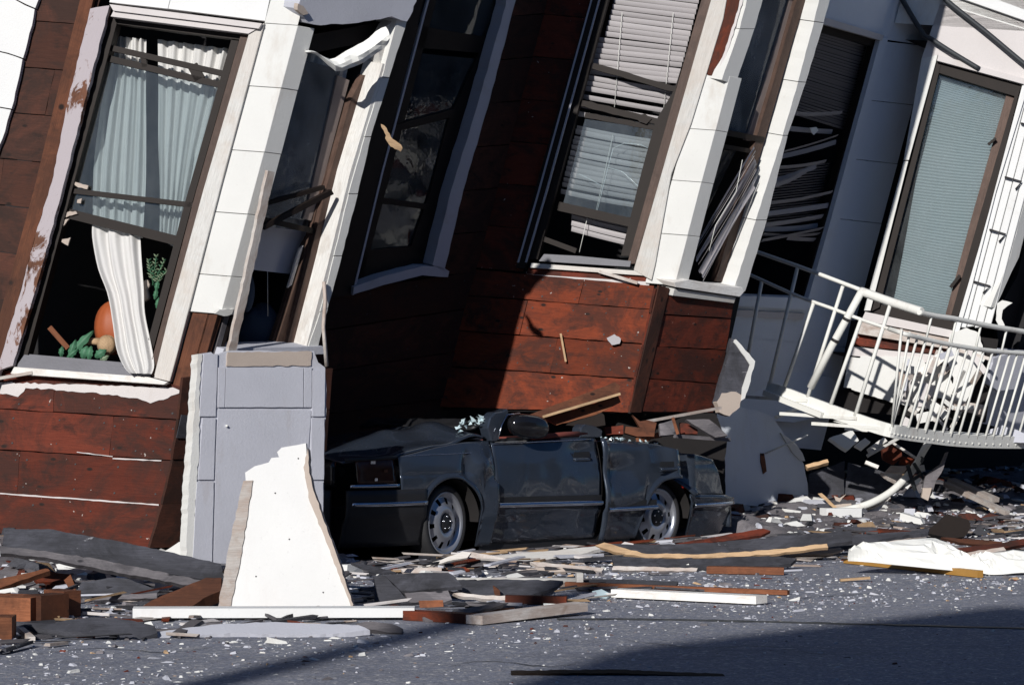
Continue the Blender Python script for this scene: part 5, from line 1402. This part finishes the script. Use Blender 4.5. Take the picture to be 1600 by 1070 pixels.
# long tarred boards in front of the rear wheel
t1 = thing('tarred_board', 'long curved tarred board with a cream edge before the rear wheel', 'board', G(1100, 876))
B('tar_face', '', '', [(944, 849), (1000, 851), (1120, 847), (1232, 836), (1330, 829), (1332, 844), (1290, 850), (1200, 860), (1100, 866), (1010, 866)], (1100, 880), 3, 62, .03, 'tar', parent=t1)
B('broken_edge', '', '', [(930, 852), (944, 847), (968, 854), (1012, 865), (1100, 865), (1200, 859), (1292, 849), (1294, 855), (1200, 866), (1100, 871), (1010, 871), (960, 862)], (1100, 880), 3, 40, .03, 'raw_wood', parent=t1, jag=1)
t2 = thing('tarred_board', 'dark tarred board lying lowest before the rear wheel', 'board', G(1100, 890))
B('tar_face', '', '', [(956, 868), (1012, 872), (1100, 872), (1200, 868), (1245, 872), (1236, 880), (1180, 884), (1090, 888), (960, 884)], (1100, 893), 2, 60, .03, 'tar', parent=t2)
B('broken_edge', '', '', [(958, 884), (1090, 887), (1088, 892), (956, 890)], (1020, 894), 2, 30, .03, 'white_wood_old', parent=t2)
B('redwood_board', 'reddish board with a cream edge slanting under the rear bumper', 'board', [(1056, 849), (1130, 836), (1192, 825), (1204, 829), (1190, 836), (1130, 845), (1064, 851)], (1130, 862), 5, 45, .03, 'redwood')
B('cream_strip', 'cream strip along the front of the reddish board by the rear bumper', 'strip', [(1060, 850), (1130, 843), (1190, 833), (1196, 837), (1140, 846), (1062, 853)], (1130, 860), 5, 20, .03, 'white_wood')
B('plaster_lump', 'small pink white plaster block on the tarred board left of the rear wheel', 'plaster', [(970, 850), (976, 846), (990, 849), (988, 858), (972, 856)], (980, 872), 0, 10, .06, 'stucco_pink')
B('white_triangle', 'small bluish white triangle standing on the dark tarred board', 'scrap', [(1054, 890), (1076, 880), (1079, 890)], (1067, 892), 0, 10, .02, 'paper', jag=.2)
beam('pink_plank', 'pinkish plank lying before the dark tarred board at the middle right', (1106, 896), (1225, 898), .03, .03, .09, .05, 'orange_wood')
t3 = thing('tarred_board', 'largest tarred board ending left of the white paper sheet', 'board', G(1290, 868))
B('tar_face', '', '', [(1180, 848), (1215, 837), (1320, 837), (1400, 831), (1452, 826), (1450, 832), (1400, 838), (1312, 855), (1250, 862), (1180, 863)], (1300, 873), 5, 66, .03, 'tar', parent=t3)
B('broken_edge', '', '', [(1180, 862), (1250, 861), (1312, 855), (1318, 858), (1302, 864), (1250, 868), (1196, 872), (1180, 868)], (1260, 874), 5, 40, .03, 'stucco_raw', parent=t3, jag=1)
B('broken_edge', '', '', [(1314, 854), (1400, 837), (1450, 831), (1448, 837), (1390, 846), (1330, 858)], (1380, 866), 5, 40, .03, 'white_wood_old', parent=t3, jag=1)
B('dark_strip', 'dark curved strip lying behind the largest tarred board', 'strip', [(1288, 827), (1330, 822), (1372, 824), (1408, 832), (1380, 834), (1310, 833)], (1345, 842), 0, 50, .04, 'tar')
B('redwood_strip', 'orange red strip right of the white block and behind the tarred board', 'strip', [(1322, 832), (1370, 829), (1400, 832), (1340, 836)], (1360, 842), 0, 40, .03, 'redwood_lit')
B('black_chunk', 'black lump of tar paper behind the white paper sheet', 'tar lump', [(1446, 832), (1462, 818), (1480, 802), (1490, 806), (1514, 812), (1517, 824), (1508, 838), (1480, 840)], (1480, 846), 8, 15, .12, 'frame', jag=1)
B('grey_chunk', 'small dark pointed chunk right of the black tar lump', 'chunk', [(1518, 834), (1530, 818), (1534, 824), (1544, 834), (1530, 836)], (1530, 842), 0, 10, .06, 'tar', jag=.8)
ws = thing('white_paper_sheet', 'crumpled white paper sheet lying on the road at right', 'sheet', G(1460, 895))
tp = [(1324, 872), (1340, 857), (1352, 850), (1390, 846), (1452, 840), (1470, 844), (1486, 850), (1500, 862), (1514, 871), (1526, 867), (1550, 863), (1600, 862), (1660, 861)]
bt = [(1325, 876), (1345, 877), (1370, 879), (1400, 882), (1450, 887), (1480, 890), (1500, 892), (1520, 893), (1530, 894), (1545, 897), (1565, 897), (1600, 894), (1660, 894)]
wsf = stand(1450, 900, 4, 58)
def ws_fn(u, v):
    a, b_ = polyat(tp, u), polyat(bt, u)
    return wsf.at(lerp(a[0], b_[0], v), lerp(a[1], b_[1], v)) + wsf.n * (.03 * math.sin(math.pi * v) * (1 + math.sin(9 * u + 3 * v)) + .05 * (1 - 2 * abs(noise.noise(V((u * 9, v * 3, 2))))) * math.sin(math.pi * v))
grid('paper', ws_fn, 44, 9, MT['paper'], ws, th=.004, smooth=False)
ed = beam('edging_strip', 'ochre edging strip along the front of the white paper sheet', (1322, 880), (1532, 903), .03, .03, .05, .05, 'amber_tape', 'strip')
B('redwood_strip', 'brown strip lying behind the notch of the white paper sheet', 'strip', [(1470, 839), (1520, 842), (1566, 846), (1560, 852), (1500, 848)], (1520, 856), 0, 40, .03, 'brown_wood')
B('redwood_strip', 'dark red strip running out of the picture right of the notch', 'strip', [(1496, 856), (1560, 848), (1640, 834), (1640, 842), (1570, 856), (1500, 862)], (1570, 868), 0, 40, .04, 'redwood')
B('grey_strip', 'light grey strip just behind the notch in the white paper sheet', 'strip', [(1502, 864), (1568, 854), (1572, 859), (1520, 868), (1508, 869)], (1535, 872), 0, 40, .03, 'white_wood_old')
B('white_strip', 'white strip lying behind the black tar lump', 'strip', [(1486, 806), (1546, 804), (1544, 809), (1490, 810)], (1516, 813), 0, 40, .03, 'white_wood')
B('mound_board', 'long pale board lying on the rubble under the right end of the balcony', 'board', [(1440, 797), (1460, 788), (1500, 782), (1530, 780), (1528, 787), (1490, 794), (1450, 799)], (1485, 806), 3, 40, .05, 'white_wood_old', jag=1)
o = boxlike('pale_stick', D(1478, 756, 28.0), D(1574, 801, 27.0), .06, .045, MT['white_wood_old']); tag(o, 'lower of two pale sticks leaning in the dark at right', 'stick')
o = boxlike('pale_stick', D(1486, 750, 28.3), D(1556, 781, 27.6), .09, .045, MT['white_wood_old']); tag(o, 'upper of two pale sticks leaning in the dark at right', 'stick')
B('wall_piece', 'grey stucco piece lying flat at right edge below the dark gap', 'wall piece', [(1536, 766), (1610, 772), (1640, 776), (1640, 792), (1560, 790), (1548, 778)], (1590, 802), 4, 50, .05, 'stucco_grey', jag=1)
B('orange_board', 'orange pink board at the right edge under the grey stucco piece', 'board', [(1548, 799), (1600, 796), (1640, 796), (1640, 804), (1560, 804)], (1600, 810), 0, 40, .04, 'orange_wood')
B('cream_block', 'cream block at the right edge on the orange pink board', 'block', [(1588, 802), (1612, 800), (1612, 814), (1590, 814)], (1600, 817), 0, 10, .08, 'stucco_pink')
B('foreground_stick', 'thin dark stick lying in the shade at the bottom edge', 'stick', [(798, 1047), (960, 1045), (1130, 1052), (1134, 1057), (960, 1051), (800, 1051)], (960, 1056), 0, 70, .02, 'frame')

# ------------------------------------------------------------------ boards dropped on the car
def onto(name, label, cat, poly, Y, yaw, lean, th, m, jag=.6):
    cx = sum(p[0] for p in poly) / len(poly); cy = sum(p[1] for p in poly) / len(poly)
    o = prism(name, deep(cx, cy, Y, yaw, lean), poly, MT[m], None, 0, th, jag=jag, step=8)
    return tag(o, label, cat)
onto('plank', 'brown plank with a pale top edge leaning on the car behind the mirror', 'plank', [(826, 648), (961, 597), (969, 603), (966, 616), (852, 652), (834, 652)], 23.35, 12, 15, .05, 'brown_wood')
o = boxlike('plank_edge', D(848, 651, 23.25), D(969, 615, 23.45), .020, .020, MT['raw_wood']); tag(o, 'narrow pale stick lying along the brown plank behind the mirror', 'stick')
onto('plank', 'reddish plank lying lowest behind the mirror', 'plank', [(850, 654), (966, 618), (970, 628), (930, 648), (870, 664)], 23.5, 12, 10, .04, 'orange_wood')
onto('tar_lump', 'black folded sheet standing up above the lock pillar', 'sheet', [(884, 664), (900, 648), (918, 640), (932, 638), (944, 648), (946, 664), (920, 668)], 23.5, 10, 10, .05, 'frame')
onto('board_piece', 'reddish board piece left above the rear door', 'board', [(944, 667), (974, 664), (974, 678), (948, 679)], 23.7, 8, 20, .05, 'redwood')
onto('board_piece', 'brown pointed board standing up above the rear door', 'board', [(988, 648), (1000, 658), (1012, 656), (1026, 660), (1022, 682), (996, 682), (976, 676), (978, 666), (1000, 668)], 23.75, 8, 10, .05, 'brown_wood')
onto('board_piece', 'square grey brown board piece above the rear door', 'board', [(1030, 662), (1050, 656), (1058, 678), (1032, 680)], 23.8, 8, 15, .05, 'grey_wood')
onto('board_piece', 'dark red board piece right of the square grey brown one', 'board', [(1062, 660), (1090, 664), (1090, 678), (1064, 677)], 24.1, 8, 15, .04, 'redwood')
onto('grey_wedge', 'grey wedge of board pointing down right over the car tail', 'board', [(1072, 655), (1108, 655), (1120, 664), (1137, 680), (1118, 683), (1092, 668)], 24.0, 15, 15, .05, 'grey_wood')
o = boxlike('pale_lath', D(1012, 658, 23.8), D(1126, 637, 24.3), .025, .022, MT['white_wood_old']); tag(o, 'thin pale lath lying across the boards above the car tail', 'lath')
o = boxlike('short_lath', D(1051, 652, 23.75), D(1059, 678, 23.75), .025, .03, MT['orange_wood'], up=(0, -1, 0)); tag(o, 'short pinkish lath standing upright between the board pieces', 'lath')
o = boxlike('grey_batten', D(1054, 681, 23.8), D(1140, 687, 24.2), .03, .03, MT['grey_wood']); tag(o, 'long grey slat lying level over the car tail', 'slat')
onto('tar_or_shade_sheet', 'black sheet added as shade behind the tail of the car', 'sheet', [(1040, 690), (1132, 676), (1134, 792), (1096, 796)], 25.3, 30, 0, .04, 'void')  # added black sheet stands in for deep shade behind the tail
onto('gap_shade_sheet', 'black sheet added as shade in the gap between bay and rear seat', 'sheet', [(970, 640), (1118, 646), (1136, 690), (1130, 740), (1050, 700), (960, 690)], 24.75, 20, 0, .05, 'void')  # added black sheet puts the gap's shade in as colour

# ------------------------------------------------------------------ small rubble nobody could count
def bank_h(s, w):
    h = max(0, (.9 - w)) * .11 * (1 + .5 * noise.noise(V((s * .9, w * .9, 0)))) + .05 * noise.noise(V((s * 3, w * 3, 4))) + .035 * noise.noise(V((s * 9, w * 9, 4)))
    if -1.3 < s < 3.9: h *= .12
    return max(-.03, min(h, .36)) - .01
def chips(name, spec, mats, kind='stuff'):
    vs, fs, mi = [], [], []
    for c, s, zs, k in spec:
        a = random.uniform(0, math.pi); ca, sa = math.cos(a), math.sin(a)
        tl = random.uniform(-.5, .5)
        l = s * random.choice([1, 1, 1.6, 2.6]); w = s * random.uniform(.4, 1); h = s * zs
        b = len(vs)
        top = random.uniform(.35, .9)
        for dz, q in ((0, 1), (1, top)):
            for dx, dy in ((-1, -1), (1, -1), (1, 1), (-1, 1)):
                x = dx * l * q * random.uniform(.7, 1.1) / 2; y = dy * w * q * random.uniform(.7, 1.1) / 2
                vs.append(c + V((x * ca - y * sa, x * sa + y * ca, dz * h + x * tl * (.6 if dz else .3))))
        for f in ([b + 4, b + 5, b + 6, b + 7], [b, b + 1, b + 5, b + 4], [b + 1, b + 2, b + 6, b + 5], [b + 2, b + 3, b + 7, b + 6], [b + 3, b, b + 4, b + 7]):
            fs.append(f); mi.append(k)
    o = mk(name, vs, fs, mats, mi=mi)
    return tag(o, kind=kind)
random.seed(11)
spec = []
LINE0 = P(0, 0, 0)
def street(s, w): return LINE0 + E1 * s + E2 * w
for _ in range(46000):
    s = random.uniform(-9, 16); r_ = random.random()
    if r_ > .72 and random.random() < .4: continue
    if r_ < .36: w = random.uniform(-.3, 2.2); sz = .008 + random.expovariate(1 / .012)
    elif r_ < .72: w = random.uniform(1.0, 5.2); sz = .005 + random.expovariate(1 / .007)
    else: w = random.uniform(3, 9.5); sz = .005 + random.expovariate(1 / .004)
    sz = min(sz, .09)
    c = street(s, w) + V((0, 0, max(0, bank_h(s, w)) if w < .9 else 0))
    if c.y < 11.5 or noise.noise(V((c.x * .9, c.y * .7, 4))) < random.uniform(-.5, .25): continue
    spec.append((c, sz, random.uniform(.15, .5), random.choices([0, 1, 2, 3, 4], [22, 46, 6, 24, 3])[0]))
chips('rubble_chips', spec, [MT['stucco'], MT['stucco_grey'], MT['redwood'], MT['grey_wood'], MT['raw_wood']])
spec = []
for _ in range(5200):
    s = random.uniform(-7, 15); w = random.uniform(-2.8, 1.2) if not -1.2 < s < 3.9 else random.uniform(.15, .7)
    if -1.2 < s < 3.9 and random.random() < .75: continue
    sz = min(.03 + random.expovariate(1 / .04), .20 if not -1.2 < s < 3.9 else .07)
    c = street(s, w) + V((0, 0, max(0, bank_h(s, w)) - .01))
    spec.append((c, sz, random.uniform(.15, .5), random.choices([0, 1, 2, 3, 4], [20, 24, 16, 28, 6])[0]))
chips('rubble_lumps', spec, [MT['stucco'], MT['stucco_grey'], MT['redwood'], MT['tar'], MT['raw_wood']])
spec = []
for _ in range(2200):
    px = random.uniform(1255, 1640); py = random.gauss(819, 5)
    spec.append((G(px, py), random.uniform(.012, .035), .5, 0))
chips('broken_glass_bits', spec, [MT['broken_glass']])
spec = []
for _ in range(260):
    px = random.gauss(1214, 16); py = random.gauss(822, 4)
    spec.append((G(px, py) + V((0, 0, random.uniform(0, .06))), random.uniform(.02, .06), .15, 0))
chips('dry_leaves', spec, [MT['brown_wood']])
# long splinters strewn over the rubble
random.seed(33)
for k in range(60):
    s = random.uniform(-7, 13); w = random.choice([random.uniform(.3, 2.2), random.uniform(.6, 4.0)])
    c = street(s, w) + V((0, 0, .02)); a = random.gauss(.35, .6); L_ = random.uniform(.12, .5)
    d = V((math.cos(a), math.sin(a), random.uniform(-.05, .12)))
    m = random.choice(['white_wood_old', 'raw_wood', 'orange_wood', 'grey_wood', 'white_wood'])
    o = boxlike('wood_splinter', c - d * L_ / 2, c + d * L_ / 2, random.uniform(.015, .05), random.uniform(.01, .025), MT[m], bev=0)
    word = {'white_wood_old': 'chipped white', 'raw_wood': 'pale bare wood', 'orange_wood': 'reddish orange', 'grey_wood': 'weathered grey', 'white_wood': 'clean white'}[m]
    tag(o, 'thin ' + word + ' splinter strewn on the rubble strip along the street', 'splinter', word + ' splinters strewn on the rubble')
# a mat of splintered board scraps along the street edge
random.seed(77)
vs, fs, mi = [], [], []
for k in range(1500):
    s = random.uniform(-8, 14)
    w = abs(random.gauss(0, 1.0)) + .25
    if s < -1.5: w = random.uniform(.2, 3.6)
    L_ = random.uniform(.08, .48); wd = random.uniform(.015, .075); th = random.uniform(.006, .018)
    a = random.gauss(.55, .55); t = random.uniform(-.10, .10)
    e = V((math.cos(a), math.sin(a), t)).normalized(); q = V((-e.y, e.x, random.uniform(-.25, .25))).normalized(); u = e.cross(q)
    c = street(s, w) + V((0, 0, th + abs(t) * L_ / 2 + random.uniform(0, .05) * (w < 1.6)))
    n0 = len(vs)
    for dz in (-1, 1):
        for dx, dy in ((-1, -1), (1, -1), (1, 1), (-1, 1)):
            vs.append(c + e * (dx * L_ / 2 * random.uniform(.8, 1.05)) + q * (dy * wd / 2 * random.uniform(.6, 1.1)) + u * (dz * th / 2))
    for f in ((3, 2, 1, 0), (4, 5, 6, 7), (0, 1, 5, 4), (1, 2, 6, 5), (2, 3, 7, 6), (3, 0, 4, 7)): fs.append([n0 + i for i in f]); mi.append(-1)
    m_ = random.choices(range(7), [18, 30, 22, 12, 6, 6, 6])[0]
    mi[-6:] = [m_] * 6
o = mk('splintered_scraps', vs, fs, [MT['white_wood_old'], MT['grey_wood'], MT['tar'], MT['stucco_grey'], MT['raw_wood'], MT['redwood_lit'], MT['stucco_pink']], mi=mi); tag(o, kind='stuff')
# low bank of rubble that the houses slid onto
def bank(u, v):
    s = lerp(-9, 20, u); w = lerp(.9, -4, v)
    return street(s, w) + V((0, 0, bank_h(s, w)))
o = grid('rubble_bank', bank, 420, 80, MT['grey_wood']); tag(o, kind='stuff')
# tar seam in the road
pts = [G(870, 967, .003), G(1000, 967, .003), G(1200, 971, .003), G(1400, 976, .003), G(1700, 984, .003)]
vs = []
for i in range(41):
    p = V(polyat([tuple(q) for q in pts], i / 40)) + V((0, random.uniform(-.012, .012), 0))
    wd = random.uniform(.02, .045)
    vs += [p - V((0, wd, 0)), p + V((0, wd, 0)), p + V((0, wd, .003)), p + V((0, -wd, .003))]
fs = []
for i in range(40):
    fs.append([i * 4 + 3, i * 4 + 2, i * 4 + 6, i * 4 + 7]); fs.append([i * 4, i * 4 + 3, i * 4 + 7, i * 4 + 4])
o = mk('road_seam', vs, fs, MT['dark_line']); tag(o, kind='structure')

for k, pts in enumerate((((60, 1020), (150, 1012), (260, 1018), (330, 1010)), ((980, 1000), (1100, 1012), (1180, 1008), (1290, 1022)), ((700, 1040), (760, 1032), (850, 1040), (900, 1036)), ((1220, 936), (1300, 930), (1380, 926)))):
    vs, fs = [], []
    n_ = 24
    for i in range(n_ + 1):
        q = polyat(pts, i / n_)
        p = G(q[0] + random.uniform(-2, 2), q[1] + random.uniform(-.8, .8), .004); wd = random.uniform(.004, .014) * (1 - .6 * abs(i / n_ - .5))
        vs += [p - V((0, wd, 0)), p + V((0, wd, 0))]
    fs = [[2 * i, 2 * i + 1, 2 * i + 3, 2 * i + 2] for i in range(n_)]
    tag(mk('road_crack', vs, fs, MT['dark_line']), kind='structure')

# ------------------------------------------------------------------ the other side of the street, behind the camera
def facing_house(name, label, s0, s1, w0, depth, h, m):
    t = thing(name, label, 'building', street((s0 + s1) / 2, w0 + depth / 2))
    q = [street(s0, w0), street(s1, w0), street(s1, w0 + depth), street(s0, w0 + depth)]
    vs = q + [p + V((0, 0, h)) for p in q]
    mk('wall', vs, [[0, 1, 5, 4], [1, 2, 6, 5], [2, 3, 7, 6], [3, 0, 4, 7], [4, 5, 6, 7]], m, t, E1)
    q2 = [street(s0 - .3, w0 - .4), street(s1 + .3, w0 - .4), street(s1 + .3, w0 + depth), street(s0 - .3, w0 + depth)]
    vs = [p + V((0, 0, h + .002)) for p in q2] + [p + V((0, 0, h + .5)) for p in q2]
    mk('cornice', vs, [[0, 1, 5, 4], [1, 2, 6, 5], [2, 3, 7, 6], [3, 0, 4, 7], [4, 5, 6, 7], [3, 2, 1, 0]], MT['stucco_pink'], t, E1)
    for fl_ in range(int(h // 3)):
        for k in range(int((s1 - s0) // 2.2)):
            a = s0 + .6 + k * 2.2; z = .9 + fl_ * 3
            p = [street(a, w0 - .03), street(a + 1.2, w0 - .03)]
            fr = mk('window', [p[0] + V((0, 0, z)), p[1] + V((0, 0, z)), p[1] + V((0, 0, z + 1.7)), p[0] + V((0, 0, z + 1.7))], [[0, 1, 2, 3]], MT['black_trim'], t, E1)
    return t

fh = facing_house('apartment_house', 'tall pale apartment house across the street with its roof edge shading the foreground', -32.8, -18, 17.3, 10, 9.8, MT['stucco_grey'])
q = [street(-32.7, 17.6), street(-29.0, 17.6), street(-29.0, 19.0), street(-32.7, 19.0)]
mk('stair_head', [p + V((0, 0, z)) for z in (10.1, 12.3) for p in q], [[0, 1, 5, 4], [1, 2, 6, 5], [2, 3, 7, 6], [3, 0, 4, 7], [4, 5, 6, 7]], MT['stucco_grey'], fh, E1)
facing_house('terrace_house', 'low pink house across the street right of the tall one', -16.8, -1, 17.4, 10, 5.5, MT['stucco_pink'])
facing_house('terrace_house', 'low white house across the street farthest to the right', 0, 22, 17.4, 10, 6.0, MT['stucco'])
facing_house('terrace_house', 'low brown house across the street at the far left', -60, -36, 17.4, 10, 5.0, MT['stucco_raw'])
up_ = thing('utility_pole', 'wooden utility pole at the kerb behind the camera', 'pole', (-7.8, -5.6, 0))
tube('pole_shaft', [(-7.8, -5.6, 0), (-7.8, -5.6, 10.4)], lambda t: .17 - .03 * t, MT['brown_wood'], up_)
mk('pole_cap', [(-7.95, -5.75, 10.4), (-7.65, -5.75, 10.4), (-7.65, -5.45, 10.4), (-7.95, -5.45, 10.4), (-7.8, -5.6, 10.55)], [[0, 1, 4], [1, 2, 4], [2, 3, 4], [3, 0, 4], [3, 2, 1, 0]], MT['iron'], up_)
# rubble thrown out into the street beyond the right edge: the window panes mirror it
spec = []
for _ in range(1500):
    x, y = random.gauss(14, 3.2), random.gauss(25.5, 1.6)
    if x < .19 * y + 1.2: continue
    h = max(0, 1.0 - abs(x - 14) / 6) * max(0, 1 - abs(y - 25.5) / 3.5)
    spec.append((V((x, y, h * random.uniform(.3, .8))), random.uniform(.12, .55), random.uniform(.25, .8), random.choices([0, 1, 2, 3, 4], [46, 16, 10, 22, 6])[0]))
chips('rubble_mound', spec, [MT['stucco'], MT['stucco_grey'], MT['redwood'], MT['tar'], MT['raw_wood']])
